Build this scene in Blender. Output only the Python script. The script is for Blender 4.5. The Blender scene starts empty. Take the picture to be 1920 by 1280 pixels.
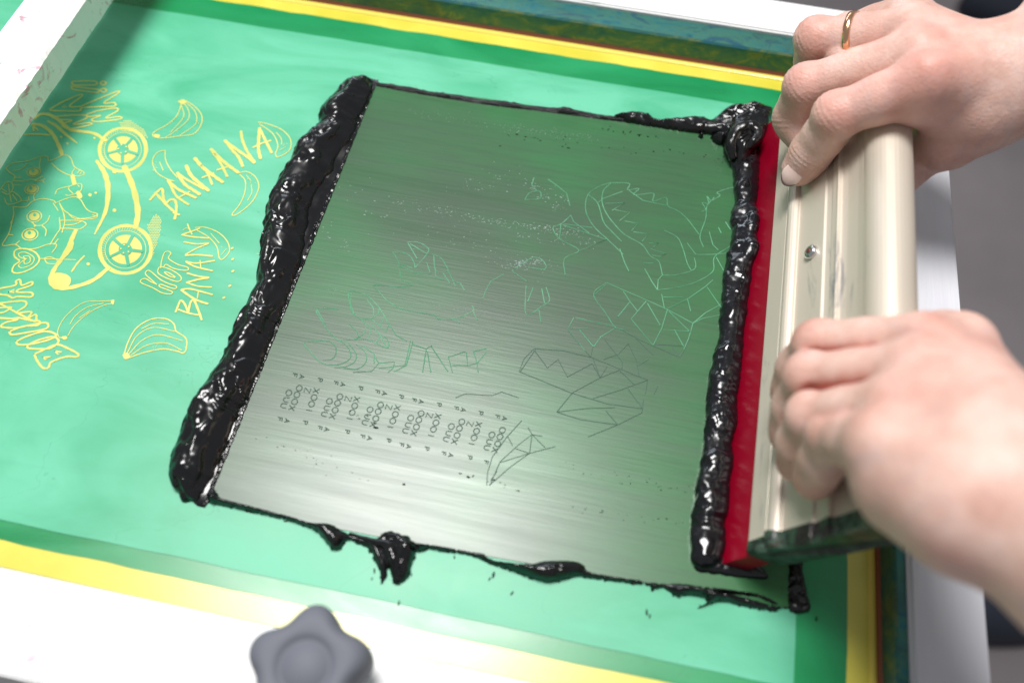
import bpy, math, random
import numpy as np
from mathutils import Vector, Matrix
random.seed(3); rng = np.random.default_rng(7)
scn = bpy.context.scene
COL = scn.collection

# ------------------------------------------------------------------ camera
W0, H0, FPX, DIST = 1920., 1280., 1620., 0.376
CX, CY = W0/2, H0/2
_Y = np.array([1587.-CX, 2042.+CY, -FPX]); _Y /= np.linalg.norm(_Y)
_s = .187
_X = np.array([1., -_s, -(_Y[0]-_s*_Y[1])/_Y[2]]); _X /= np.linalg.norm(_X)
_Z = np.cross(_X, _Y)
R = np.array([_X, _Y, _Z])
C = -R@np.array([0, 0, -DIST])
cam = bpy.data.cameras.new('camera'); camo = bpy.data.objects.new('camera', cam); COL.objects.link(camo)
camo.matrix_world = Matrix(((*R[0], C[0]), (*R[1], C[1]), (*R[2], C[2]), (0, 0, 0, 1)))
cam.sensor_width = 36; cam.lens = FPX/W0*36; cam.clip_start = .01; cam.clip_end = 50
cam.dof.use_dof = True; cam.dof.aperture_fstop = 4.6
cam.dof.focus_distance = .387
scn.camera = camo

# ------------------------------------------------------------------ light
world = bpy.data.worlds.new('World'); scn.world = world; world.use_nodes = True
bg = world.node_tree.nodes['Background']
bg.inputs[0].default_value = (.93, .97, 1, 1); bg.inputs[1].default_value = .31
def area(name, d, dist, size, power, col, sy=None, target=(0, .02, 0)):
    l = bpy.data.lights.new(name, 'AREA'); l.energy = power; l.color = col; l.size = size
    if sy: l.shape = 'RECTANGLE'; l.size_y = sy
    o = bpy.data.objects.new(name, l); COL.objects.link(o)
    d = Vector(d).normalized(); o.location = Vector(target)+d*dist
    o.rotation_euler = d.to_track_quat('Z', 'Y').to_euler()
    return o
area('overhead_lamp', (-.17, .20, .96), 1.6, .58, 36, (1, .985, .965), .55)
area('window_light', (-.35, .9, .26), 2.4, 1.5, 10, (.80, .89, 1), .35)
scn.view_settings.view_transform = 'Standard'
scn.view_settings.look = 'None'
scn.view_settings.exposure = 0.0
scn.view_settings.gamma = 1
try: scn.view_settings.use_curve_mapping = False
except Exception: pass

# ------------------------------------------------------------------ geometry helpers
def un(u, v, z=0.):
    d = R@np.array([u-CX, -(v-CY), -FPX]); k = (z-C[2])/d[2]; return C+k*d
def ray(u, v):
    d = R@np.array([u-CX, -(v-CY), -FPX]); return d/np.linalg.norm(d)
def zc(ox, oy, s, pts): return [(ox+p[0]/s, oy+p[1]/s) for p in pts]

def mesh(name, verts, faces, mat=None, parent=None, smooth=False, loc=None):
    me = bpy.data.meshes.new(name)
    verts = np.asarray(verts, float)
    if loc is not None: verts = verts-np.array(loc)
    if isinstance(faces, np.ndarray):
        n = faces.shape[1]
        me.vertices.add(len(verts)); me.vertices.foreach_set('co', verts.astype(np.float32).ravel())
        me.loops.add(faces.size); me.loops.foreach_set('vertex_index', faces.astype(np.int32).ravel())
        me.polygons.add(len(faces)); me.polygons.foreach_set('loop_start', np.arange(0, faces.size, n, dtype=np.int32))
        me.polygons.foreach_set('loop_total', np.full(len(faces), n, dtype=np.int32))
        me.update(calc_edges=True); me.validate()
    else:
        me.from_pydata([tuple(v) for v in verts], [], faces); me.update()
    if smooth: me.polygons.foreach_set('use_smooth', [True]*len(me.polygons))
    o = bpy.data.objects.new(name, me); COL.objects.link(o)
    if mat: me.materials.append(mat)
    if loc is not None: o.location = loc
    if parent:
        o.parent = parent
        w = Vector((0, 0, 0)); q = parent
        while q: w = w+Vector(q.location); q = q.parent
        o.location = Vector(o.location)-w
    return o
def thing(name, label, cat, loc=(0, 0, 0), group=None):
    o = bpy.data.objects.new(name, None); COL.objects.link(o); o.location = loc
    o.empty_display_size = .02
    o['label'] = label; o['category'] = cat
    if group: o['group'] = group
    return o
def tag(o, label, cat, group=None):
    o['label'] = label; o['category'] = cat
    if group: o['group'] = group
    return o
def box(x0, x1, y0, y1, z0, z1, b=.0015):
    import bmesh
    bm = bmesh.new(); bmesh.ops.create_cube(bm, size=1)
    for v in bm.verts:
        v.co = Vector(((x0+x1)/2+v.co.x*(x1-x0), (y0+y1)/2+v.co.y*(y1-y0), (z0+z1)/2+v.co.z*(z1-z0)))
    if b: bmesh.ops.bevel(bm, geom=bm.edges[:], offset=b, segments=3, affect='EDGES')
    vs = [tuple(v.co) for v in bm.verts]; fs = [[v.index for v in f.verts] for f in bm.faces]
    bm.free(); return vs, fs

# ------------------------------------------------------------------ numpy noise
_P = rng.permutation(4096); _G = rng.random(4096)*2-1
def _h(ix, iy): return _G[_P[(_P[ix & 4095]+iy) & 4095]]
def vnoise(x, y):
    ix = np.floor(x).astype(int); iy = np.floor(y).astype(int); fx = x-ix; fy = y-iy
    fx = fx*fx*fx*(fx*(fx*6-15)+10); fy = fy*fy*fy*(fy*(fy*6-15)+10)
    a = _h(ix, iy); b = _h(ix+1, iy); c = _h(ix, iy+1); d = _h(ix+1, iy+1)
    return (a*(1-fx)+b*fx)*(1-fy)+(c*(1-fx)+d*fx)*fy
def fbm(x, y, o=4, g=.5):
    s = 0; a = 1
    for i in range(o): s = s+a*vnoise(x+13.7*i, y-7.3*i); x = x*2.03; y = y*2.03; a *= g
    return s
def ridged(x, y, o=4):
    s = 0; a = 1
    for i in range(o): s = s+a*(1-2*np.abs(vnoise(x+31.1*i, y+5.7*i))); x = x*1.9; y = y*1.9; a *= .5
    return s
def hnoise3(p):
    return fbm(p[:, 0]+1.7*p[:, 2], p[:, 1]-1.3*p[:, 2], 3)

# ------------------------------------------------------------------ materials
def mat(name, color=(.5, .5, .5), rough=.5, metal=0., spec=.5, **kw):
    m = bpy.data.materials.new(name); m.use_nodes = True
    b = m.node_tree.nodes['Principled BSDF']
    b.inputs['Base Color'].default_value = (*color, 1); b.inputs['Roughness'].default_value = rough
    b.inputs['Metallic'].default_value = metal; b.inputs['Specular IOR Level'].default_value = spec
    for k, v in kw.items(): b.inputs[k.replace('_', ' ')].default_value = v
    return m
class N:
    def __init__(s, m): s.t = m.node_tree; s.b = s.t.nodes['Principled BSDF']
    def new(s, ty, **kw):
        n = s.t.nodes.new(ty)
        for k, v in kw.items():
            if k in n.inputs: n.inputs[k].default_value = v
            else: setattr(n, k, v)
        return n
    def l(s, a, b): s.t.links.new(a, b)
    def pos(s, scale=(1, 1, 1), rot=(0, 0, 0)):
        g = s.new('ShaderNodeNewGeometry'); mp = s.new('ShaderNodeMapping')
        mp.inputs['Scale'].default_value = scale; mp.inputs['Rotation'].default_value = rot
        s.l(g.outputs['Position'], mp.inputs['Vector']); return mp.outputs[0]
    def noise(s, scale, detail=4, rough=.5, vec=None, dist=0.):
        n = s.new('ShaderNodeTexNoise'); n.inputs['Scale'].default_value = scale
        n.inputs['Detail'].default_value = detail; n.inputs['Roughness'].default_value = rough
        n.inputs['Distortion'].default_value = dist
        s.l(vec if vec else s.pos(), n.inputs['Vector']); return n.outputs['Fac']
    def ramp(s, fac, stops, interp='LINEAR'):
        r = s.new('ShaderNodeValToRGB'); e = r.color_ramp.elements; r.color_ramp.interpolation = interp
        while len(e) > 1: e.remove(e[-1])
        for i, (p, c) in enumerate(stops):
            x = e[0] if i == 0 else e.new(p)
            x.position = p; x.color = (*c, 1) if len(c) == 3 else c
        s.l(fac, r.inputs[0]); return r.outputs[0]
    def val(s, fac, a, b, lo=0., hi=1.):
        r = s.new('ShaderNodeMapRange'); r.inputs[1].default_value = lo; r.inputs[2].default_value = hi
        r.inputs[3].default_value = a; r.inputs[4].default_value = b; s.l(fac, r.inputs[0]); return r.outputs[0]
    def mix(s, fac, a, b, mode='MIX'):
        m = s.new('ShaderNodeMix'); m.data_type = 'RGBA'; m.blend_type = mode
        for sock, v in ((m.inputs[0], fac), (m.inputs[6], a), (m.inputs[7], b)):
            if isinstance(v, (int, float)): sock.default_value = v
            elif isinstance(v, tuple): sock.default_value = (*v, 1)
            else: s.l(v, sock)
        return m.outputs[2]
    def bump(s, h, strength, dist):
        n = s.new('ShaderNodeBump'); n.inputs['Strength'].default_value = strength; n.inputs['Distance'].default_value = dist
        s.l(h, n.inputs['Height']); s.l(n.outputs[0], s.b.inputs['Normal']); return n
    def set(s, k, v): s.l(v, s.b.inputs[k])

def emulsion(name, lo, hi, rough=.40, spec=.5):
    m = mat(name, hi, rough, 0, spec); n = N(m)
    a = n.noise(9, 5, .55, n.pos((1, 2.4, 1), (0, 0, .25)), 1.2)
    c = n.ramp(a, [(.3, lo), (.62, hi)])
    f = n.noise(24, 6, .6, n.pos((.6, 3, 1), (0, 0, -.18)), .8)
    c2 = n.mix(n.val(f, 0, .22, .5, .75), c, tuple(x*.72 for x in lo))
    # hairline cracks in the coating
    hn = n.noise(11, 5, .55, n.pos((1, 1.6, 1), (0, 0, .5)), .6)
    s1 = n.new('ShaderNodeMath', operation='SUBTRACT'); n.l(hn, s1.inputs[0]); s1.inputs[1].default_value = .47
    s2 = n.new('ShaderNodeMath', operation='ABSOLUTE'); n.l(s1.outputs[0], s2.inputs[0])
    c2 = n.mix(n.val(s2.outputs[0], .30, 0, 0, .0016), c2, tuple(x*.45 for x in lo))
    n.set('Base Color', c2)
    n.set('Roughness', n.val(a, rough-.05, rough+.12, .3, .7))
    n.bump(n.noise(2600, 2, .5), .12, .0002)
    return m
M_light = emulsion('pale_emulsion', (.050, .37, .195), (.115, .49, .305))
M_dark = emulsion('deep_emulsion', (.0, .20, .055), (.0, .28, .09), .28, .75)
M_yel = mat('yellow_mesh', (.74, .66, .05), .28, 0, .9); n = N(M_yel)
n.set('Base Color', n.ramp(n.noise(30, 4), [(.3, (.62, .55, .045)), (.7, (.76, .68, .10))])); n.bump(n.noise(2500, 1), .15, .0002)
M_art = mat('open_mesh', (.72, .66, .10), .45); n = N(M_art)
n.set('Base Color', n.ramp(n.noise(60, 3), [(.35, (.54, .54, .13)), (.65, (.66, .62, .17))]))
def stained(name, lo, rail=False):
    m = mat(name, (.1, .3, .3), .32, .35); n = N(m)
    a = n.noise(75, 10, .74, n.pos((.5, 1.2, 1)), 1.4)
    c = n.ramp(a, lo)
    b = n.noise(16, 7, .7, n.pos((.5, 1, 1)), .5)
    c = n.mix(n.val(b, 0, .8, .52, .72), c, (.035, .045, .045))
    n.set('Base Color', c); n.set('Roughness', n.val(a, .28, .55)); n.bump(a, .3, .0006)
    return m
M_blue = stained('blue_stained_aluminium', [(.3, (.01, .07, .10)), (.42, (.02, .15, .17)), (.52, (.05, .18, .13)), (.60, (.01, .08, .13)), (.72, (.10, .20, .14))])
M_olive = stained('olive_stained_aluminium', [(.3, (.08, .14, .06)), (.42, (.16, .21, .09)), (.49, (.05, .16, .11)), (.60, (.015, .12, .16))])
M_glue = mat('frame_adhesive', (.25, .07, .03), .5)
M_bead = mat('clear_adhesive_seam', (.82, .66, .12), .15)
def white(name, base=(.83, .83, .83), dirty=.5, rough=.45):
    m = mat(name, base, rough); n = N(m)
    a = n.noise(45, 8, .7, n.pos((1, .6, 1)), 1.0)
    c = n.mix(n.val(a, 0, dirty, .60, .72), base, (.45, .42, .40))
    p = n.noise(55, 5, .6, None, 2.2)
    pk_ = .60 if dirty > .3 else .665
    c = n.mix(n.val(p, 0, .75, pk_, pk_+.08), c, (.62, .16, .28))
    q = n.noise(38, 5, .6, n.pos((1, 1, 1), (.4, 1.1, 2)), 1.8)
    c = n.mix(n.val(q, 0, .7, pk_+.01, pk_+.1), c, (.10, .22, .20))
    n.set('Base Color', c); n.bump(n.noise(120, 6, .6), .25, .0008)
    return m
M_white = white('white_painted_board', dirty=.12)
M_bar = white('stained_white_bar', (.82, .81, .79), .5, .4)
M_plast = mat('grey_white_rail', (.66, .66, .70), .35); n = N(M_plast)
s_ = n.noise(30, 5, .6, n.pos((1, .07, 1))); n.set('Base Color', n.ramp(s_, [(.35, (.60, .60, .65)), (.65, (.74, .74, .77))]))
n.bump(n.noise(90, 5, .7, n.pos((1, .05, 1))), .5, .001)
M_knob = mat('grey_plastic_knob', (.135, .142, .17), .6, 0, .3); n = N(M_knob); n.bump(n.noise(900, 2), .1, .0002)
M_floor = mat('floor_grey', (.205, .18, .185), .6); n = N(M_floor)
n.set('Base Color', n.ramp(n.noise(2.2, 5, .6), [(.35, (.17, .15, .155)), (.65, (.24, .21, .215))]))
M_shoe = mat('dark_navy', (.012, .016, .03), .6)
M_red = mat('red_polyurethane', (.25, .0, .014), .32, Specular_IOR_Level=.4); n = N(M_red)
n.set('Base Color', n.ramp(n.noise(25, 4, .5, n.pos((1, .2, 1))), [(.35, (.225, .0, .012)), (.65, (.29, .0, .017))]))
n.bump(n.noise(300, 2), .03, .0003)
M_alu = mat('champagne_aluminium', (.70, .62, .50), .40, .35); n = N(M_alu)
br = n.noise(500, 3, .5, n.pos((1, .012, 1), (0, 0, .0)))
n.set('Base Color', n.ramp(n.noise(14, 4, .5, n.pos((1, .35, 1))), [(.3, (.60, .525, .43)), (.7, (.68, .605, .51))]))
n.set('Roughness', n.val(br, .38, .50, .3, .7))
sk = n.noise(95, 6, .7, n.pos((1, .25, 1)), .6); sk2 = n.noise(18, 3, .5)
mm = n.new('ShaderNodeMath', operation='MULTIPLY'); n.l(n.val(sk, 0, 1, .56, .68), mm.inputs[0]); n.l(n.val(sk2, 0, .8, .50, .62), mm.inputs[1])
n.set('Base Color', n.mix(mm.outputs[0], n.ramp(n.noise(14, 4, .5, n.pos((1, .35, 1))), [(.3, (.60, .525, .43)), (.7, (.68, .605, .51))]), (.16, .18, .22))); n.bump(br, .12, .0002)
M_steel = mat('steel', (.62, .6, .62), .22, 1.)
M_hole = mat('screw_socket', (.20, .05, .05), .4, .5)
M_crust = mat('dried_ink_crust', (.1, .1, .1), .3); n = N(M_crust)
n.set('Base Color', n.ramp(n.noise(42, 4, .5, n.pos((1, 1, 1.6)), .5), [(.36, (.02, .012, .015)), (.45, (.035, .075, .045)), (.52, (.012, .012, .014)), (.58, (.06, .10, .075)), (.64, (.05, .02, .018)), (.69, (.11, .17, .26)), (.76, (.32, .28, .03))]))
n.bump(n.noise(300, 4), .6, .0015)
M_gold = mat('rose_gold', (.85, .50, .30), .16, 1.)
M_nail = mat('fingernail', (.74, .55, .50), .14, Subsurface_Weight=.12, Subsurface_Scale=.004)
M_grime = mat('nail_grime', (.06, .035, .03), .6)

M_ink = mat('black_plastisol_ink', (.004, .004, .005), .13, 0, .55); n = N(M_ink)
n.set('Roughness', n.val(n.noise(90, 3), .10, .30, .35, .65))
n.bump(n.noise(220, 3, .45, n.pos((1, .4, 1), (0, 0, .4)), 1.0), .07, .0010)
M_inkr = mat('rolled_black_ink', (.004, .004, .006), .17, 0, .55); n = N(M_inkr)
n.set('Roughness', n.val(n.noise(120, 3), .12, .30, .35, .65))
n.bump(n.noise(480, 3, .5, n.pos((.22, 1, 1)), .3), .12, .0011)
M_speck = mat('gritty_ink_edge', (.012, .010, .013), .22, 0, .6); n = N(M_speck)
n.bump(n.noise(1500, 2, .5), .9, .0012)

M_film = mat('thin_ink_film', (.04, .15, .06), .33, 0, .60); n = N(M_film)
st = n.noise(110, 7, .62, n.pos((.05, 1, 1), (0, 0, -.012)), .35)          # squeegee streaks along the stroke
st2 = n.noise(800, 3, .6, n.pos((.05, 1, 1), (0, 0, -.012)))
big = n.noise(13, 3, .5, n.pos((.75, 1, 1)), .4)
base = n.ramp(big, [(.30, (.044, .072, .046)), (.50, (.038, .100, .046)), (.70, (.026, .150, .048))])
sp = n.new('ShaderNodeSeparateXYZ'); n.l(n.pos(), sp.inputs[0])
thin = n.new('ShaderNodeMath', operation='MAXIMUM'); n.l(n.val(sp.outputs[0], 0, .6, .02, .12), thin.inputs[0]); n.l(n.val(sp.outputs[1], 0, .5, .07, .16), thin.inputs[1])
base = n.mix(thin.outputs[0], base, (.020, .195, .045))     # greener colour blended in towards the top and the right
base = n.mix(n.val(st, 0, .40, .45, .72), base, (.012, .042, .020))
base = n.mix(n.val(st2, 0, .24, .5, .7), base, (.014, .045, .022))
n.set('Base Color', base)
n.set('Roughness', n.val(st, .29, .36, .35, .65))
add = n.new('ShaderNodeMath', operation='ADD'); n.l(st, add.inputs[0]); n.l(st2, add.inputs[1])
n.bump(add.outputs[0], .07, .0006)
M_relief = mat('ink_relief', (.075, .30, .15), .25); n = N(M_relief)
n.set('Base Color', n.ramp(n.noise(40, 4), [(.35, (.10, .32, .18)), (.65, (.20, .48, .30))]))
M_reliefd = mat('ink_relief_dark', (.11, .19, .15), .34)
M_fleck = mat('pale_dried_fleck', (.40, .48, .46), .25)

# ------------------------------------------------------------------ setting
fl = mesh('floor', [(-6, -6, -.85), (6, -6, -.85), (6, 6, -.85), (-6, 6, -.85)], [(0, 1, 2, 3)], M_floor); fl['kind'] = 'structure'

# white press table boards round the screen
press = thing('press_frame', 'white painted wooden holder rails surrounding the silk screen', 'press frame', (-.05, .03, -.03))
v, f = box(-.44, .187, .2085, .2345, -.03, .0165, .001); mesh('rail', v, f, M_white, press)
v, f = box(.1605, .1875, -.138, .2080, -.03, .0165, .0015); mesh('rail', v, f, M_plast, press)['label'] = 'grey white streaked side rail'
v, f = box(-.44, .1875, -.1715, -.1385, -.03, .0165, .001); mesh('rail', v, f, M_white, press)
v, f = box(-.44, -.3865, -.138, .2080, -.03, .0165, .0015); mesh('rail', v, f, M_white, press)

# ------------------------------------------------------------------ screen
scr = thing('silk_screen', 'green coated silk screen with yellow mesh border and yellow banana artwork', 'printing screen', (-.07, .03, 0))
X0, X1, Y0, Y1 = -.365, .156, -.1375, .1945
mesh('mesh', [(X0, Y0, 0), (X1, Y0, 0), (X1, Y1, 0), (X0, Y1, 0)], [(0, 1, 2, 3)], M_yel, scr)
def wavy_rect(x0, x1, y0, y1, z, amp):
    pts = []
    def seg(a, b, nn):
        for i in range(nn):
            t = i/nn; p = np.array(a)*(1-t)+np.array(b)*t
            k = amp*(fbm(np.array([p[0]*60+3]), np.array([p[1]*60]), 3)[0])
            pts.append((p[0]+k, p[1]+k, z))
    seg((x0, y0), (x1, y0), 60); seg((x1, y0), (x1, y1), 50); seg((x1, y1), (x0, y1), 60); seg((x0, y1), (x0, y0), 50)
    return pts
p = wavy_rect(-.352, .1442, -.1262, .1825, .00025, .0004)
mesh('emulsion_border', p, [list(range(len(p)))], M_dark, scr)
p = wavy_rect(-.335, .1255, -.1190, .1670, .0005, .00025)
mesh('emulsion', p, [list(range(len(p)))], M_light, scr)
# aluminium frame: one extruded ring, inner wall then top
def ring(prof, ix0, ix1, iy0, iy1):
    vs, fs = [], []
    for (d, z) in prof:
        vs += [(ix0-d, iy0-d, z), (ix1+d, iy0-d, z), (ix1+d, iy1+d, z), (ix0-d, iy1+d, z)]
    for i in range(len(prof)-1):
        for k in range(4):
            a = i*4+k; b = i*4+(k+1) % 4; fs.append((a, b, b+4, a+4))
    return vs, fs
v, f = ring([(0, .0), (.0003, .0035), (.0003, .013), (.0013, .0140)], X0, X1, Y0, Y1)
mesh('frame_wall', v, f, M_olive, scr)
v, f = ring([(.0013, .0140), (.0205, .0140), (.0205, -.02), (0, -.02), (0, -.001)], X0, X1, Y0, Y1)
fr = mesh('frame', v, f, M_blue, scr)
v, f = ring([(-.0012, .0003), (-.0008, .0012), (-.0002, .0018), (.0002, .0022)], X0, X1, Y0, Y1)
mesh('adhesive_line', v, f, M_glue, scr)
v, f = ring([(-.0040, .0002), (-.0032, .0012), (-.0022, .0014), (-.0012, .0004)], X0, X1, Y0-.006, Y1)
mesh('adhesive_bead', v, f, M_bead, scr, True)

# ------------------------------------------------------------------ clamp bar across the left of the screen
def rough_bar():
    ys = np.linspace(-.155, .215, 260); hw = []
    sec = [(-.2640, .0270), (-.2375, .0270), (-.2352, .0285), (-.2348, .0428), (-.2362, .0440), (-.2620, .0440), (-.2635, .0425)]
    vs, fs = [], []
    for i, y in enumerate(ys):
        for j, (x, z) in enumerate(sec):
            k = .0004*fbm(np.array([y*90+j*9.]), np.array([j*3.3]), 4)[0]+(.0006*max(0, vnoise(np.array([y*400.]), np.array([j*2.]))[0]) if j in (1, 3) else 0)
            vs.append((x+k, y, z+k*.4))
    m = len(sec)
    for i in range(len(ys)-1):
        for j in range(m): fs.append((i*m+j, i*m+(j+1) % m, (i+1)*m+(j+1) % m, (i+1)*m+j))
    fs.append(tuple(range(m))[::-1]); fs.append(tuple((len(ys)-1)*m+j for j in range(m)))
    return vs, fs
v, f = rough_bar()
tag(mesh('white_bar', v, f, M_bar), 'white bar with pink and teal paint stains lying across the left of the screen', 'bar')

# ------------------------------------------------------------------ knob
kc = un(575, 1252, .040)
kn = thing('knob', 'grey five lobed plastic knob on the white rail at the bottom', 'knob', (kc[0], kc[1], .0165))
NA = 160; prof = [(0, .0444), (.36, .0444), (.40, .0436), (.44, .0436), (.49, .0446), (.55, .0450), (.70, .0450), (.80, .0447), (.88, .0436), (.95, .0418), (.99, .0395), (1.0, .036), (1.0, .030), (.96, .0275), (.90, .0264), (.5, .0262), (0, .0262)]
LOBE = []
for k in range(NA):
    a = 2*math.pi*k/NA; m = .0138
    for q in range(5):
        d = (a-math.radians(97+72*q)+math.pi) % (2*math.pi)-math.pi; c_ = .0118; g = .0060**2-(c_*math.sin(d))**2
        if g > 0 and abs(d) < 1: m = max(m, c_*math.cos(d)+math.sqrt(g))
    LOBE.append(m*1.13)
for _ in range(7): LOBE = [(LOBE[k-2]+2*LOBE[k-1]+3*LOBE[k]+2*LOBE[(k+1) % NA]+LOBE[(k+2) % NA])/9 for k in range(NA)]
vs, fs = [], []
for (r, z) in prof:
    for k in range(NA):
        a = 2*math.pi*k/NA
        k_ = min(1, max(0, (r-.45)/.5)); k_ = k_*k_*(3-2*k_)
        rr = r*(.0180*(1-k_)+LOBE[k]*k_)
        vs.append((kc[0]+rr*math.cos(a), kc[1]+rr*math.sin(a), z))
for i in range(len(prof)-1):
    for k in range(NA): fs.append((i*NA+k, (i+1)*NA+k, (i+1)*NA+(k+1) % NA, i*NA+(k+1) % NA))
mesh('grip', vs, fs, M_knob, kn, True)
vs, fs = [], []
for (r, z) in [(.0062, .0262), (.0062, .0162)]:
    for k in range(40): a = 2*math.pi*k/40; vs.append((kc[0]+r*math.cos(a), kc[1]+r*math.sin(a), z))
for k in range(40): fs.append((k, 40+k, 40+(k+1) % 40, (k+1) % 40))
mesh('stem', vs, fs, M_steel, kn, True)

# ------------------------------------------------------------------ drawing strokes
def catmull(pts, n=6):
    P = np.array(pts, float)
    if len(P) < 3: return P
    Q = np.vstack([2*P[0]-P[1], P, 2*P[-1]-P[-2]]); out = []
    for i in range(len(P)-1):
        p0, p1, p2, p3 = Q[i:i+4]
        for k in range(n):
            t = k/n; out.append(.5*((2*p1)+(-p0+p2)*t+(2*p0-5*p1+4*p2-p3)*t*t+(-p0+3*p1-3*p2+p3)*t**3))
    out.append(P[-1]); return np.array(out)
class Art:
    def __init__(s, z0): s.v = []; s.f = []; s.z = z0; s.k = 0
    def stroke(s, pts, w, curve=True, close=False, h=0., z=None, taper=False):
        if not h: w = w*(.74 if w < .0009 else .88)
        pts = list(pts)
        if close: pts = pts+[pts[0]]
        if curve: pts = catmull(pts)
        Q = np.array([un(*q) for q in pts])[:, :2]
        keep = [0]+[i for i in range(1, len(Q)) if np.linalg.norm(Q[i]-Q[i-1]) > 1e-6]; Q = Q[keep]
        if len(Q) < 2: return
        T = np.gradient(Q, axis=0); T /= np.linalg.norm(T, axis=1)[:, None]+1e-12
        Nn = np.stack([-T[:, 1], T[:, 0]], 1)
        s.k += 1; z = s.z+s.k*4e-7
        b = len(s.v); m = len(Q)
        for i in range(m):
            ww = w/2*(1 if not taper else .35+.65*math.sin(math.pi*min(1, .12+.88*i/(m-1))))
            ww *= 1+.12*math.sin(i*1.7+s.k)
            a = Q[i]+Nn[i]*ww; c = Q[i]-Nn[i]*ww
            if h: s.v += [(a[0], a[1], z-.0002), (Q[i][0], Q[i][1], z+h), (c[0], c[1], z-.0002)]
            else: s.v += [(a[0], a[1], z+i*2e-7), (c[0], c[1], z+i*2e-7)]
        for i in range(m-1):
            if h:
                for j in (0, 1): s.f.append((b+3*i+j, b+3*i+j+1, b+3*i+j+4, b+3*i+j+3))
            else: s.f.append((b+2*i, b+2*i+1, b+2*i+3, b+2*i+2))
        if not h:   # round caps
            for e, sg in ((0, -1), (m-1, 1)):
                bb = len(s.v); t = T[e]*sg; nn = Nn[e]
                for k in range(9):
                    a = math.pi*k/8-math.pi/2; q = Q[e]+(t*math.cos(a)+nn*math.sin(a))*w/2*(.4 if taper else 1)
                    s.v.append((q[0], q[1], z-1e-7))
                s.f.append(tuple(range(bb, bb+9)))
    def fill(s, pts, curve=True):
        pts = list(pts)
        if curve: pts = catmull(pts+[pts[0]])[:-1]
        s.k += 1; b = len(s.v)
        for q in pts: p = un(*q); s.v.append((p[0], p[1], s.z+s.k*4e-7))
        s.f.append(tuple(range(b, b+len(pts))))
    def dot(s, c, rx, ry=None, rot=0):
        ry = ry or rx
        s.fill([(c[0]+rx*math.cos(a)*math.cos(rot)-ry*math.sin(a)*math.sin(rot), c[1]+rx*math.cos(a)*math.sin(rot)+ry*math.sin(a)*math.cos(rot)) for a in np.linspace(0, 2*math.pi, 13)[:-1]])
def ell(c, rx, ry, rot=0, a0=0, a1=360, n=28):
    r = math.radians(rot); o = []
    for a in np.linspace(math.radians(a0), math.radians(a1), n):
        x = rx*math.cos(a); y = ry*math.sin(a); o.append((c[0]+x*math.cos(r)-y*math.sin(r), c[1]+x*math.sin(r)+y*math.cos(r)))
    return o

A = Art(.00052)
T_ = .0011
def ZA(p): return zc(0, 120, 4.2667, p)
def ZB(p): return zc(0, 400, 4.0, p)
def ZC(p): return zc(200, 150, 2.245, p)
def ZD(p): return zc(0, 120, 2.1333, p)
def Z1(p): return zc(0, 0, 2.977, p)
# wheels
def wheel(c, R_, rot, small):
    A.stroke(ell(c, R_*.93, R_*.86, rot), .0021, False)
    A.stroke(ell(c, R_*.74, R_*.68, rot), .0004, False)
    A.fill(ell(c, R_*.60, R_*.53, rot)[:-1], False)
    hub = Art(.0009)
    return hub
hubs = []
spokes_art = []; spoke = Art(.00075)
def spokes(c, R_, rot):
    for k in range(5):
        a = math.radians(rot+72*k); d = (math.cos(a), math.sin(a)*.92)
        spoke.stroke([(c[0], c[1]), (c[0]+d[0]*R_*.60, c[1]+d[1]*R_*.60)], .0017, False)
    spoke.fill(ell(c, R_*.24, R_*.22)[:-1], False)
w1 = (231, 282); w2 = (236, 469)
for c, R_, r0 in ((w1, 47, 20), (w2, 52, 8)):
    wheel(c, R_, -8, 0); spoke = Art(.0007); spokes(c, R_, r0); spokes_art.append(spoke)
A.z += .0004
for c in (w1, w2):
    for k in range(5):
        a = math.radians(40+72*k); A.dot((c[0]+8*math.cos(a), c[1]+8*math.sin(a)), 1.6)
A.z -= .0004
# tyre hatching
for c, R_ in ((w1, 47), (w2, 52)):
    for k in range(26):
        a = math.radians(150+k*6.5); A.stroke([(c[0]+R_*.76*math.cos(a), c[1]+R_*.70*math.sin(a)), (c[0]+R_*.86*math.cos(a+.05), c[1]+R_*.79*math.sin(a+.05))], .0003, False)
# halftone shadows beside the wheels
for (pl, cc) in (([(478, 235), (520, 225), (580, 268), (592, 300), (545, 275), (490, 275)], 0), ([(590, 650), (625, 600), (648, 625), (640, 690), (612, 775), (600, 690)], 1)):
    q = ZD(pl); P_ = np.array(q)
    x0, y0 = P_.min(0); x1, y1 = P_.max(0)
    for iy in np.arange(y0, y1, 3.1):
        for ix in np.arange(x0, x1, 3.1):
            x = ix+(1.5 if int((iy-y0)/3.1) % 2 else 0); inside = False
            for k in range(len(q)):
                (ax, ay), (bx, by) = q[k], q[(k+1) % len(q)]
                if (ay > iy) != (by > iy) and x < (bx-ax)*(iy-ay)/(by-ay)+ax: inside = not inside
            if inside: A.dot((x, iy), 1.15)
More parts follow.
